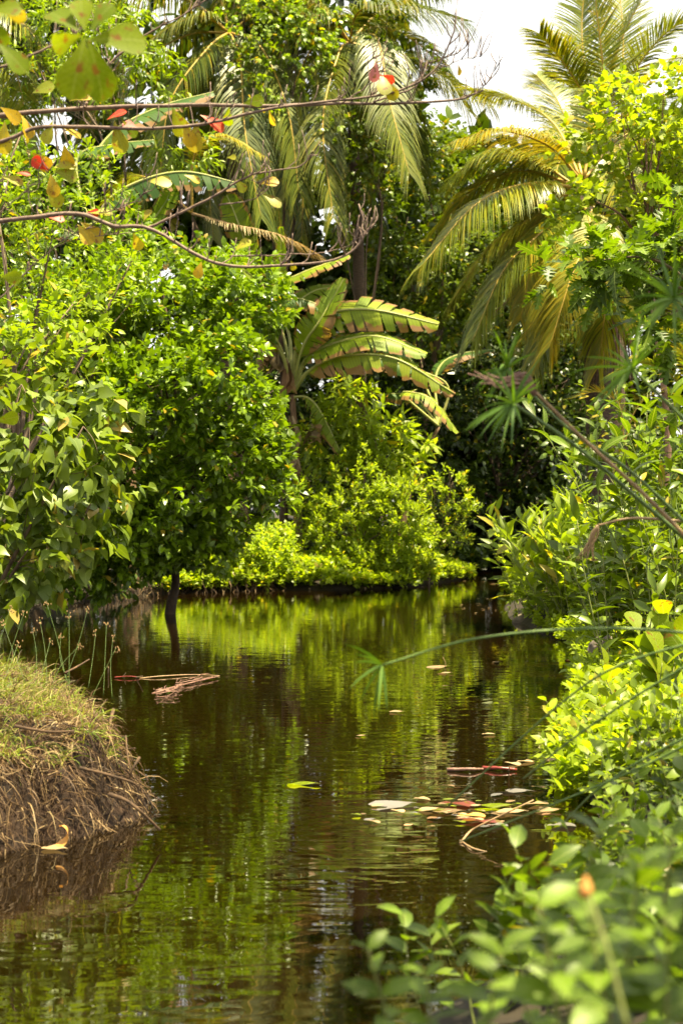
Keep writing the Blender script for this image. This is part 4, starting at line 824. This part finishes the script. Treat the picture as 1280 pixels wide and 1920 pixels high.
# flowering sedge stalks on the hummock
ordw = ['leftmost', 'second from the left', 'third from the left', 'fourth from the left', 'fifth from the left', 'sixth from the left', 'seventh from the left', 'left of the middle ones', 'right of the middle ones', 'seventh from the right', 'sixth from the right', 'fifth from the right', 'fourth from the right', 'third from the right', 'second from the right', 'rightmost']
spx = [45, 75, 62, 95, 130, 20, 115, 180, 165, 212, 200, 218, 5, 150, 88, 35]; SL = [ordw[sorted(spx).index(v)] for v in spx]
for k, (px, py, ph) in enumerate([(45, 1150, 110), (75, 1162, 90), (62, 1180, 80), (95, 1200, 60), (130, 1150, 120), (20, 1140, 130), (115, 1190, 70), (180, 1185, 80), (165, 1140, 110), (212, 1195, 90), (200, 1170, 110), (218, 1215, 70), (5, 1165, 90), (150, 1210, 60), (88, 1130, 130), (35, 1205, 60)]):
    Yk = 8.4 + rng.random() * .8; bpx = px - rng.uniform(-50, 60); b0 = at(bpx, py + ph + 25, Yk - .2); tp = at(px, py, Yk)
    sd = thing('grass_stalk', 'thin stalk with tan seed head, ' + SL[k] + ' on the hummock', 'grass stalk', b0, 'seed stalks standing on the hummock')
    mb = MB(); pts = spline([b0, (b0 + tp) / 2 + [rng.normal() * .01, 0, .01], tp], 12); tube(mb, pts, .0016, .0009, sides=4); mb.build('stem', 'sedge_stalk', sd)
    mb = MB()
    for q in range(9):
        e = tp + [rng.normal() * .010, rng.normal() * .01, rng.uniform(-.03, .012)]; tube(mb, spline([e - [0, 0, .007], e, e + [0, 0, .007]], 4), [.001, .0032, .0032, .001], sides=5)
    mb.build('seed_head', 'seed', sd)

# ------------------------------------------------------------------ rocks
def rock(px, py, wpx, hpx, mat, label, flat=1.0, Y=None):
    p = on_water(px, py) if Y is None else at(px, py, Y); k = p[1] / F; u = []; 
    import bmesh
    bm = bmesh.new(); bmesh.ops.create_icosphere(bm, subdivisions=4, radius=1); V = np.array([v.co[:] for v in bm.verts]); T = np.array([[v.index for v in f.verts] for f in bm.faces]); bm.free()
    s = rng.random() * 10; V = V * (1 + .22 * sinnoise(V, 1.6, s) + .08 * sinnoise(V, 5, s))[:, None]; V = V * [wpx*k*.5, wpx*k*.45, hpx*k*.8] + p + [0, .1, 0]
    mb = MB(); mb.add(V, T); o = mb.build('rock', mat, None); c = V.mean(0); o.data.transform(Matrix.Translation(-Vector(c))); o.location = c; tag(o, label, 'rock')
rock(540, 1104, 34, 20, 'rock', 'grey-brown rock at the waterline left of the red-brown one')
rock(571, 1105, 36, 22, 'rock_red', 'red-brown rounded rock at the foot of the island')
rock(724, 1100, 26, 30, 'rock', 'dark stone at the waterline under the bright shrub')
rock(985, 1168, 40, 18, 'rock', 'pale flat stone at the tip of the right bank')
rock(1048, 1172, 46, 22, 'rock', 'long grey stone behind the crossing sedge stalk on the right bank')
rock(1010, 1166, 26, 16, 'rock', 'small grey stone second from the tip of the right bank')
rock(1130, 1222, 60, 36, 'rock', 'sloping buff stone half buried in the flowering cover', Y=13.6)
rock(1090, 1170, 40, 26, 'rock', 'shaded stone where the right bank turns into the bushes')

# ------------------------------------------------------------------ floating leaves and sticks
def floater(px, py, wpx, mat, label, tm='almond', rot=None, tilt=.05, name='floating_leaf', group='leaves floating on the pond'):
    p = on_water(px, py, .006); L_ = wpx * p[1] / F; a = rng.uniform(-.5, .5) + (math.pi if rng.random() < .5 else 0) if rot is None else rot
    d = np.array([math.cos(a), math.sin(a), 0]); o = None
    P, M, _ = leafset(p[None] - d[None] * L_ * .5, d[None], 1.0, tilt); M = M[0] / np.linalg.norm(M[0][:, 0]) * L_
    V, T = TM[tm]; V = V * [1, rng.uniform(.7, 1.2), rng.uniform(.2, .9)]; V[:, 2] += .04 * np.sin(V[:, 0] * 7 + V[:, 1] * 9); me = make_mesh(name, (V @ M.T) * [1, 1, .6], T); me.materials.append(MATS[mat])
    o = bpy.data.objects.new(name, me); col.objects.link(o); o.location = P[0] + [0, 0, .006]; tag(o, label, 'leaf', group)
FL = [(570, 1470, 52, 'almond_green', 'large yellow-green leaf floating alone in mid pond'), (735, 1510, 78, 'dead_grey', 'grey sodden leaf floating left of the leaf raft'), (858, 1508, 52, 'dead_red', 'red leaf in the raft of floating leaves'),
      (968, 1484, 58, 'dead_grey', 'grey curled leaf floating beside the sedge stem near the bank'), (925, 1512, 74, 'almond_green', 'olive leaf half sunk in the leaf raft'), (842, 1522, 50, 'dead_pale', 'pale leaf in front of the red one'), (882, 1530, 46, 'dead_orange', 'orange leaf at the front of the leaf raft'),
      (960, 1522, 50, 'dead_pale', 'buff leaf right of the olive leaf'), (1005, 1508, 40, 'dead_pale', 'buff leaf at the right end of the leaf raft'), (1028, 1520, 44, 'dead_pale', 'dull leaf touching the bank plants near the raft'), (900, 1540, 70, 'dead_red', 'long dark red leaf at the front of the raft'),
      (790, 1498, 30, 'dead_pale', 'small pale leaf upper left of the raft'), (805, 1518, 36, 'dead_pale', 'small buff leaf between grey and red leaves'), (840, 1474, 22, 'dead_pale', 'tiny cream leaf above the raft'), (700, 1541, 24, 'dead_pale', 'small pale leaf below the grey leaf'),
      (820, 1251, 42, 'dead_pale', 'cream leaf with an upright stalk in mid pond'), (930, 1242, 16, 'dead_pale', 'tiny pale leaf on the dark reflection right of the cream leaf'), (744, 1335, 28, 'dead_pale', 'pale leaf on the bright reflection in mid pond'), (677, 1380, 22, 'dead_pale', 'small pale leaf left of mid pond'), (914, 1377, 26, 'dead_pale', 'pale leaf nearer the right bank'),
      (835, 1262, 30, 'dead_pale', 'thin sliver of leaf below the cream one'), (285, 1502, 26, 'dead_grey', 'greyish leaf floating off the tip of the hummock'), (985, 1428, 34, 'dead_pale', 'cream leaf among the stalks by the right bank'), (960, 1432, 30, 'dead_pale', 'cream leaf beside the red bract'), (1040, 1424, 34, 'dead_pale', 'pale leaf under the bank plants'),
      (1080, 1238, 34, 'dead_red', 'dark red leaf at the edge of the flowering cover'), (835, 1287, 14, 'dead_pale', 'tiny leaf fragment below the stalked leaf'), (870, 1108, 12, 'dead_pale', 'speck-like pale leaf at the mouth of the channel'), (925, 1095, 14, 'dead_pale', 'tiny pale leaf in the dark channel'), (105, 1591, 44, 'dead_pale', 'pale leaf lying flat at the foot of the hummock'),
      (1050, 1548, 46, 'dead_grey', 'grey leaf in the dark water by the near bank'), (930, 1548, 38, 'dead_grey', 'wet grey leaf at the stem end below the raft')]
for f in FL: floater(f[0], f[1], f[2] * (1.3 if f[2] > 30 else 1.1), f[3], f[4])
for k in range(46):
    x = 870 + rng.normal() * 95; y = 1515 + rng.normal() * 16 + (x - 870) * -.05
    if y < 1470 or x > 1075: continue
    floater(x, y, rng.uniform(10, 30), ['dead_pale', 'dead_grey', 'dead_pale', 'almond_green', 'dead_brown'][k % 5], 'small scrap of leaf drifting in the raft near the right bank')
for k in range(26):
    floater(rng.uniform(860, 960), rng.uniform(1078, 1150), rng.uniform(4, 9), 'dead_pale', 'speck of leaf litter drifting on the dark channel', group='specks of litter on the channel')
# stalk on the cream leaf, curled orange leaf on hummock
mb = MB(); tube(mb, spline([on_water(833, 1252), on_water(833, 1252) + [.01, 0, .05], on_water(833, 1252) + [-.02, 0, .11]], 8), .004, .002, sides=5); o = mb.build('leaf_stalk', 'sedge_dry', None); tag(o, 'bent tan stalk standing up from the cream floating leaf', 'stalk')
mb = MB(); n = 12; u = np.linspace(0, 1, n)
cx = at(112, 1567, 6.62); arc = np.c_[np.cos(u*3.6 - 2.0) * .045, np.zeros(n), np.sin(u*3.6 - 2.0) * .05]; ww = .022 * np.sin(np.pi * u ** .8) ** .7 + .001
V = np.concatenate([cx + arc + np.c_[0*u, -ww, 0*u], cx + arc * .8 + np.c_[0*u, ww, ww]]); i = np.arange(n - 1)
mb.add(V, np.vstack([np.c_[i, i + n, i + n + 1], np.c_[i, i + n + 1, i + 1]])); o = mb.build('dry_leaf', 'dead_orange', None); tag(o, 'curled orange-tan dead leaf caught on the roots of the hummock', 'leaf')
# floating brown palm litter left of centre
pl = thing('palm_litter', 'fallen brown palm flower stalk floating just beyond the hummock', 'debris', on_water(330, 1285))
for k in range(34):
    x = rng.uniform(285, 372); p = on_water(x, 1300 - (x - 285) * .33 + rng.normal() * 4, .012 + rng.random() * .02); a = .9 + rng.normal() * .35; l = rng.uniform(.08, .3)
    q = p + [l * math.cos(a) * .8, l * math.sin(a), rng.uniform(-.005, .02)]
    mb = MB(); tube(mb, spline([p, (p + q)/2 + rng.normal(size=3) * .008, q], 5), rng.uniform(.003, .006), .002, sides=4); mb.build('strand', 'sedge_head' if k % 3 else 'palm_fibre', pl)
mb = MB(); p = on_water(285, 1300, .0); q = on_water(410, 1268, .02); tube(mb, spline([p, (p + q)/2 + [0, 0, .005], q], 14), np.r_[.004, np.linspace(.012, .006, 12), .004], sides=8); mb.build('stalk', 'palm_fibre', pl)
def stick(pxs, r, mat, label, z=.015, name='stick', cat_='stick'):
    mb = MB(); tube(mb, spline([on_water(x, y, zz) for x, y, zz in pxs], 14), r, r * .6, sides=6, knob=.06); o = mb.build(name, mat, None); tag(o, label, cat_)
stick([(215, 1270, .01), (240, 1268, .02), (265, 1270, .01)], .006, 'red_bract', 'pink-red twig floating by the hummock')
stick([(203, 1262, .0), (204, 1255, .07), (203, 1250, .10)], .007, 'dead_pale', 'pale stub poking out of the water beside the pink twig')
stick([(232, 1268, .0), (236, 1262, .05)], .006, 'dead_pale', 'short pale stub leaning at the middle of the pink twig')
stick([(255, 1270, .0), (268, 1268, .07)], .008, 'dead_pale', 'pale forked stub leaning right past the pink twig')
stick([(262, 1272, .0), (300, 1268, .015), (360, 1265, .01), (412, 1267, .005)], .007, 'sedge_dry', 'long thin tan stem lying on the water behind the palm litter')
stick([(838, 1443, .01), (880, 1442, .02), (905, 1442, .01)], .012, 'sedge_head', 'pale red stem floating at left of the red bract')
stick([(905, 1440, .01), (935, 1440, .02), (968, 1443, .01)], .014, 'red_bract', 'bright red bract floating near the right bank')
stick([(953, 1445, 0), (954, 1440, .10), (958, 1438, .15), (964, 1440, .155)], .004, 'dead_pale', 'pale hooked stalk standing in the water beside the red bract')
stick([(862, 1582, .0), (880, 1560, .04), (905, 1545, .08), (1000, 1500, .2)], .006, 'sedge_dry', 'dead stem slanting into the water below the leaf raft')
stick([(862, 1576, .0), (885, 1590, .01), (915, 1598, -.004)], .005, 'sedge_dry', 'thin brown twig end lying in the water below the raft')

# ------------------------------------------------------------------ umbrella sedges at right
def sedge(label, pts, Y, r=.006, mat='sedge_stalk', n=22, blen=.22, hdir=None, dry=False, bmat='sedge_green'):
    P = [at(x, y, Yd) for (x, y), Yd in zip(pts, Y)]; b0 = P[0]; rt = thing('umbrella_sedge', label, 'sedge', b0)
    mb = MB(); S = spline(P, 30); tube(mb, S, r * 1.15, r * .7, sides=7); mb.build('stem', mat, rt)
    if n:
        T = nrm(S[-1] - S[-4]) if hdir is None else nrm(np.array(hdir, float)); e1 = nrm(np.cross(T, [.1, 1, .2])); e2 = np.cross(T, e1)
        for k in range(n):
            a = k * 2.4; sp = R(rng.uniform(35, 95)); d = T * math.cos(sp) + (e1 * math.cos(a) + e2 * math.sin(a)) * math.sin(sp); d[1] *= .6
            l = blen * rng.uniform(.6, 1.2); bm_ = MB(); q = S[-1].copy(); Q = [q.copy()]; dd = d.copy()
            for s_ in range(5): dd = nrm(dd + np.array([0, 0, -.12])); q = q + dd * l / 5; Q.append(q.copy())
            Q = np.array(Q); sd_ = nrm(np.cross(dd, [.2, 1, .3])); wd = .0045 * np.array([.6, 1, 1, .8, .5, .08])[:, None]
            V = np.concatenate([Q + sd_ * wd, Q - sd_ * wd]); i = np.arange(5); bm_.add(V, np.vstack([np.c_[i, i+6, i+7], np.c_[i, i+7, i+1]]), tint=rng.random()); bm_.build('bract', bmat, rt)
    return rt
sedge('umbrella sedge head in front of the dark hedge, its green stalk rising from the right', [(1400, 1110), (1230, 965), (1080, 838), (962, 757)], (5.2, 5, 4.8, 4.7), .0075, n=26, blen=.17)
sedge('second umbrella sedge just above the first, its stalk partly behind it', [(1380, 1080), (1200, 900), (1060, 800), (950, 690)], (5.3, 5.1, 4.9, 4.8), .006, n=22, blen=.16)
sedge('umbrella sedge head at right above the tall dark leaves', [(1440, 960), (1370, 870), (1280, 785), (1185, 692)], (5, 4.9, 4.8, 4.7), .007, n=24, blen=.19)
sedge('dark umbrella sedge head at the right edge beside the lobed leaves', [(1420, 900), (1380, 760), (1320, 650), (1262, 560)], (4.6, 4.5, 4.4, 4.3), .007, n=24, blen=.19)
sedge('umbrella sedge bending low to the left across the water', [(1420, 1200), (1150, 1178), (900, 1196), (716, 1247)], (4.4, 4.4, 4.4, 4.4), .0045, n=12, blen=.14)
ds = sedge('dried umbrella sedge with folded pinkish brown head', [(1420, 1150), (1230, 950), (1100, 830), (1003, 735)], (5, 4.9, 4.8, 4.75), .007, 'sedge_dry', n=0)
for k in range(10):
    mb = MB(); y0 = 735 + rng.normal() * 5; tube(mb, spline([at(1003, y0, 4.75), at(975 + rng.normal()*5, 708 + rng.normal()*8, 4.74), at(940, 718 + rng.normal()*8, 4.74), at(905 + rng.normal()*12, 705 + rng.normal()*10, 4.74)], 10), .006, .002, sides=5); mb.build('withered_bract', 'sedge_head', ds)
ds2 = sedge('dry sedge with a drooping tan tassel below the orange-tipped clump', [(1420, 990), (1250, 975), (1180, 972), (1120, 985)], (6, 5.9, 5.8, 5.8), .006, 'sedge_dry', n=0)
for k in range(9):
    mb = MB(); tube(mb, spline([at(1120, 985, 5.8), at(1110 + rng.normal()*6, 1010, 5.8), at(1100 + rng.normal()*14, 1052, 5.8)], 8), .006, .002, sides=4); mb.build('withered_bract', 'sedge_dry', ds2)
for pts, lab in [(((1400, 1180), (1180, 1240), (1050, 1320), (840, 1510)), 'long thin olive sedge stem slanting down left over the bank'), (((1400, 1330), (1240, 1420), (1080, 1490), (862, 1578)), 'green sedge stem reaching down to the dead stem in the water'),
                 (((1400, 1180), (1200, 1300), (1080, 1380), (980, 1460)), 'thin dark sedge stem across the flowering cover'), (((1400, 1330), (1230, 1410), (1120, 1480), (1040, 1560)), 'short dark sedge stem crossing near the raft end')]:
    sedge(lab, pts, (4.6, 4.8, 5.0, 5.4), .0042, n=0)

# ------------------------------------------------------------------ almond tree branches at top left
al = thing('almond_tree', 'almond tree reaching in from upper left, bare branches with a few yellow and red leaves', 'tree', (-3.6, 7.2, 0.2))
mb = MB(); tube(mb, spline([(-3.6, 7.2, -.1), (-3.5, 7.2, 1.5), (-3.3, 7.2, 3.2), (-3.2, 7.2, 5.2)], 20), .14, .07, sides=10, knob=.03); mb.build('trunk', 'bark_almond', al)
BR = [([(-560, 330, 7.2), (-250, 240, 7.2), (0, 216, 7), (160, 205, 7), (340, 197, 7), (500, 200, 7), (640, 194, 7), (740, 196, 7), (850, 190, 7), (905, 172, 7)], .015),
      ([(-560, 420, 7.2), (-200, 300, 7.1), (0, 268, 6.9), (80, 240, 6.9), (250, 243, 6.9), (360, 238, 6.9), (450, 220, 6.9), (560, 200, 6.9), (720, 180, 6.9), (810, 140, 6.9), (850, 70, 6.9), (855, 25, 6.9)], .012),
      ([(-560, 560, 7.3), (-200, 430, 7.1), (0, 416, 6.9), (140, 403, 6.9), (215, 426, 6.9), (280, 430, 6.9), (380, 485, 6.9), (440, 500, 6.9), (510, 500, 6.9), (600, 493, 6.9), (655, 473, 6.9), (682, 435, 6.9), (668, 385, 6.9)], .013),
      ([(275, 430, 6.9), (330, 405, 6.9), (400, 372, 6.9), (450, 340, 6.9), (490, 326, 6.9), (555, 316, 6.9), (580, 290, 6.9)], .008),
      ([(-200, 180, 6), (0, 128, 5.8), (110, 82, 5.8), (150, 55, 5.8), (160, 20, 5.8)], .007),
      ([(180, 150, 7), (205, 120, 7), (265, 72, 7), (340, 28, 7), (400, -10, 7)], .008),
      ([(205, 120, 7), (190, 80, 7), (170, 50, 7)], .004), ([(160, 203, 7), (175, 170, 7), (205, 122, 7)], .008),
      ([(700, 192, 7), (780, 160, 7), (800, 120, 7), (870, 90, 7), (905, 15, 7)], .005), ([(810, 140, 6.9), (860, 110, 6.9), (900, 95, 6.9)], .003), ([(850, 190, 7), (905, 165, 7), (932, 105, 7)], .003),
      ([(430, 480, 6.9), (530, 478, 6.9), (640, 462, 6.9), (700, 410, 6.9)], .004), ([(120, 405, 6.9), (200, 395, 6.9), (270, 370, 6.9), (275, 320, 6.9)], .004), ([(0, 400, 6.9), (60, 350, 6.9), (95, 320, 6.9)], .003),
      ([(410, 385, 6.9), (470, 375, 6.9), (490, 350, 6.9), (470, 335, 6.9)], .004), ([(640, 193, 7), (690, 165, 7), (720, 140, 7), (705, 110, 7)], .004), ([(0, 560, 6.9), (60, 510, 6.9), (150, 440, 6.9), (220, 430, 6.9)], .004),
      ([(330, 440, 6.9), (335, 400, 6.9), (345, 380, 6.9)], .003), ([(270, 430, 6.9), (230, 440, 6.9), (150, 445, 6.9), (60, 400, 6.9)], .003)]
for pts, r in BR:
    S = spline([at(*p) for p in pts], 60); S += np.cumsum(rng.normal(size=S.shape) * .0014, 0)
    mb = MB(); tube(mb, S, r, r * .3, sides=7, knob=.05); bo = mb.build('branch', 'bark_almond', al)
    nt_ = int(len(pts) * 2.8); tw_n = 0
    for k in range(nt_):
        s = S[rng.integers(18, 59)]
        if s[0] < -1.9: continue
        l = rng.uniform(.04, .16); d = nrm(np.array([rng.uniform(-.3, .9), rng.normal() * .3, rng.uniform(.2, 1)])); tm_ = MB()
        tube(tm_, spline([s, s + d * l * .5 + rng.normal(size=3) * .01, s + nrm(d + [0, 0, .6]) * l], 7), .0032, .0018, sides=5, knob=.15); tm_.build('twig', 'bark_almond', bo)
def aleaf(px, py, Y, lpx, ang, mat, face=(0, -1, .4), tm='almond'):
    p = at(px, py, Y); L_ = lpx * (.9 if lpx < 60 else .78 if Y > 6 else 1) * Y / F; a = R(ang); d = nrm(np.array([[math.cos(a), rng.normal() * .25, math.sin(a)]]))
    P, M, _ = leafset(p[None], d, 1.0, .35, up=np.array(face, float)); M = M[0] / np.linalg.norm(M[0][:, 0]) * L_; place_leaf(al, p, M, tm, mat)
# big near leaves, top left
for a in [(165, 75, 3.9, 112, 10, 'almond_green'), (160, 70, 3.9, 118, -102, 'almond_green'), (165, 72, 3.95, 115, -72, 'almond_green'), (150, 60, 3.9, 90, 135, 'almond_green'), (160, 60, 3.9, 75, 100, 'almond_green'), (155, 65, 3.95, 70, -165, 'almond_green'),
          (170, 60, 3.9, 70, 60, 'almond_green'), (-20, 30, 4, 60, -60, 'almond_green'), (-5, 80, 4, 75, -40, 'almond_green'), (5, 20, 4.2, 50, -20, 'almond_yellow'), (-20, 20, 4, 60, 10, 'almond_green'), (0, 520, 5, 50, -5, 'almond_green'), (-10, 790, 7, 50, 10, 'almond_green')]: aleaf(*a)
for a in [(322, 200, 6.9, 75, -65, 'almond_yellow'), (370, 225, 6.9, 75, -100, 'almond_yellow'), (345, 230, 6.9, 60, -70, 'almond_yellow'), (215, 225, 6.9, 78, -80, 'almond_yellow'), (228, 225, 6.9, 45, -40, 'almond_green'), (262, 245, 6.9, 40, 150, 'almond_pink'), (200, 225, 6.9, 45, 30, 'almond_red'),
          (375, 215, 6.9, 58, -25, 'almond_red'), (160, 400, 6.9, 30, 5, 'almond_red'), (90, 408, 6.9, 34, 0, 'almond_red'), (705, 115, 6.9, 42, -100, 'almond_pink'), (718, 140, 6.9, 55, -85, 'almond_yellow'), (712, 140, 6.9, 34, -35, 'almond_red'), (858, 120, 6.9, 24, -70, 'almond_yellow'), (725, 150, 6.9, 45, -70, 'almond_yellow'),
          (275, 340, 6.9, 60, 3, 'almond_yellow'), (345, 328, 6.9, 36, -15, 'almond_yellow'), (440, 335, 6.9, 34, -50, 'almond_yellow'), (485, 345, 6.9, 42, 12, 'almond_yellow'), (490, 362, 6.9, 50, -30, 'almond_yellow'), (480, 340, 6.9, 40, 50, 'almond_green'), (425, 295, 6.9, 20, 0, 'almond_yellow'), (378, 490, 6.9, 36, -105, 'almond_yellow'), (545, 488, 6.9, 22, -70, 'almond_yellow'),
          (505, 205, 6.9, 34, -80, 'almond_yellow'), (60, 285, 6.9, 60, -40, 'almond_yellow'), (100, 320, 6.9, 60, -10, 'almond_yellow'), (95, 325, 6.9, 50, -80, 'almond_yellow'), (95, 320, 6.9, 45, 150, 'almond_red'), (100, 315, 6.9, 50, 20, 'almond_yellow'), (90, 345, 6.9, 60, -60, 'almond_yellow'), (145, 420, 6.9, 60, -50, 'almond_yellow'), (150, 415, 6.9, 70, -35, 'almond_yellow'), (165, 400, 6.9, 50, 10, 'almond_yellow'),
          (10, 225, 6.9, 80, -95, 'almond_yellow'), (40, 215, 6.9, 60, -60, 'almond_yellow'), (100, 225, 6.9, 60, -110, 'almond_yellow'), (130, 190, 6.9, 60, 30, 'almond_yellow'), (0, 200, 6.9, 60, -30, 'almond_yellow'), (110, 235, 6.9, 60, -20, 'almond_yellow'), (60, 175, 6.9, 50, 20, 'almond_yellow'), (150, 165, 6.9, 40, 60, 'almond_yellow'), (0, 330, 6.9, 50, -10, 'almond_yellow'), (30, 325, 6.9, 30, 5, 'almond_red'),
          (120, 270, 6.9, 50, -80, 'almond_yellow'), (285, 250, 6.9, 40, -60, 'almond_green'), (455, 195, 6.9, 45, 10, 'almond_green'), (430, 200, 6.9, 40, -100, 'almond_green'), (270, 415, 6.9, 30, 70, 'almond_yellow'), (250, 435, 6.9, 40, -70, 'almond_yellow'), (440, 470, 6.9, 40, 40, 'almond_yellow'), (450, 500, 6.9, 40, -40, 'almond_green')]: aleaf(*a)

# ------------------------------------------------------------------ near plants, bottom right
tree('added_shade_tree', 'unseen tree added overhead to shade the blurred plants on the near right bank', 'tree', 640, 1.0,  # out-of-view tree, added only to cast shade on the near plants
     [(np.array([2.6, 2.2, 5.2]), np.array([1.7, 1.5, .8])), (np.array([2.9, 4.2, 5.9]), np.array([1.5, 1.2, .7])), (np.array([1.6, 1.6, 5.0]), np.array([1.0, 1.2, .7]))], 6, 9, .3, .16, 'ovate', 'mid_green', r0=.09, parts=0, nsub=7, nlimb=8, ntw=40, back=1, top=np.array([3.4, 1.6, 3.6]))
def near_plant(label, px, py, Y, nleaf, lsize, tallpx, mat='near_green', lean=0):
    tp = at(px, py, Y); bx = tp[0] - lean; b0 = np.array([bx, Y + .05, gz(bx, Y)]); rt = thing('bank_plant', label, 'plant', b0)
    P = spline([b0, (b0 * .4 + tp * .6) + [rng.normal() * .02, 0, 0], tp], 24); mb = MB(); tube(mb, P, .005, .0022, sides=6); mb.build('stem', 'twig_green', rt)
    seg = tallpx * Y / F; ln = np.linalg.norm(tp - b0)
    for k in range(nleaf):
        f = 1 - (k // 2) * (seg / max(1, nleaf // 2)) / ln; i = f * 23; q = np.array([np.interp(i, np.arange(24), P[:, a]) for a in range(3)])
        az = (k // 2) * 1.5 + (k % 2) * math.pi + rng.normal() * .25 + .3; el = .75 - .12 * (k // 2) + rng.normal() * .15
        d = nrm(np.array([[math.cos(az) * math.cos(el), math.sin(az) * math.cos(el), math.sin(el)]]))
        Pn, M, _ = leafset(q[None], d, lsize * (.55 + .12 * min(k // 2, 4)), .25, up=np.array([0, -.3, 1.0])); place_leaf(rt, q, M[0], 'broad', mat)
NP = [(690, 1780, 2.5, 'young shoot standing alone at the bottom of the frame over the water'), (800, 1830, 2.4, 'shoot second from the left along the bottom edge'), (940, 1790, 2.2, 'blurred shoot just left of the orange bud stalk'),
      (1010, 1700, 1.9, 'very near blurred plant with broad pale leaf in front of the dark water'), (1100, 1700, 2.0, 'very near blurred plant beneath the highest rounded leaf'), (1120, 1560, 2.6, 'near plant whose rounded top leaf stands highest on the right'), (1200, 1620, 2.3, 'near plant at right with overlapping dark leaves'),
      (1260, 1570, 2.4, 'near plant cut by the right edge, highest of the blurred ones there'), (1250, 1720, 2.0, 'near plant cut by the right edge at half height of the blurred clump'), (1180, 1800, 2.1, 'near plant low in the right corner of the blurred clump'), (1060, 1840, 2.2, 'near plant at the bottom below the orange bud'), (980, 1880, 2.6, 'near plant at the bottom with small bright leaves'),
      (1280, 1850, 2.2, 'near plant filling the bottom right corner'), (1140, 1900, 2.4, 'leafy plant on the bottom edge left of the corner')]
for k, (px, py, Y, lab) in enumerate(NP): near_plant(lab, px, py, Y, 10, .085 if px < 900 else .105, 300, 'near_green', rng.normal() * .08)
stalky('bank_plants', 'dense leafy plants on the near right bank between the leaf raft and the blurred leaves', 'plants', 1230, 1600, 5.4, .8, 90, (.18, .42), 9, .075, 'broad', 'mid_green', angle=(75, 40), cell=20, near='near_green', stem_r=.003)
stalky('bank_plants', 'leafy plants lower on the right bank behind the blurred near leaves', 'plants', 1230, 1700, 3.9, .6, 80, (.2, .45), 9, .095, 'broad', 'mid_green', angle=(75, 40), cell=24, near='near_green', stem_r=.003)
stalky('bank_plants', 'light green leafy shoots leaning over the water beside the leaf raft', 'plants', 1090, 1480, 8.0, .8, 90, (.2, .5), 9, .09, 'broad', 'cover_green', angle=(75, 35), cell=18, stem_r=.003, lean=(-.2, 0))
stalky('bank_plants', 'mid green leafy plants at the right edge above the blurred leaves', 'plants', 1270, 1500, 6.6, .9, 90, (.3, .65), 10, .085, 'broad', 'mid_green', angle=(75, 35), cell=18, stem_r=.003)
mb = MB(); ob = thing('bud_stalk', 'blurred brown stalk topped by an orange bud in the near foreground', 'flower', at(1170, 1930, 1.7))
mb = MB(); tube(mb, spline([at(1175, 1930, 1.7), at(1140, 1790, 1.72), at(1100, 1670, 1.75)], 14), .0035, .0025, sides=7); mb.build('stem', 'twig_green', ob)
mb = MB(); p = at(1098, 1665, 1.75); tube(mb, spline([p - [0, 0, .012], p, p + [0, 0, .014]], 8), np.array([.003, .006, .008, .008, .007, .005, .003, .002]), sides=8); mb.build('bud', 'dead_orange', ob)
print('verts', sum(len(m.vertices) for m in bpy.data.meshes), 'objs', len(bpy.data.objects), 'tris', sum(len(o.data.polygons) for o in bpy.data.objects if o.type == 'MESH' and o.data.users < 2))
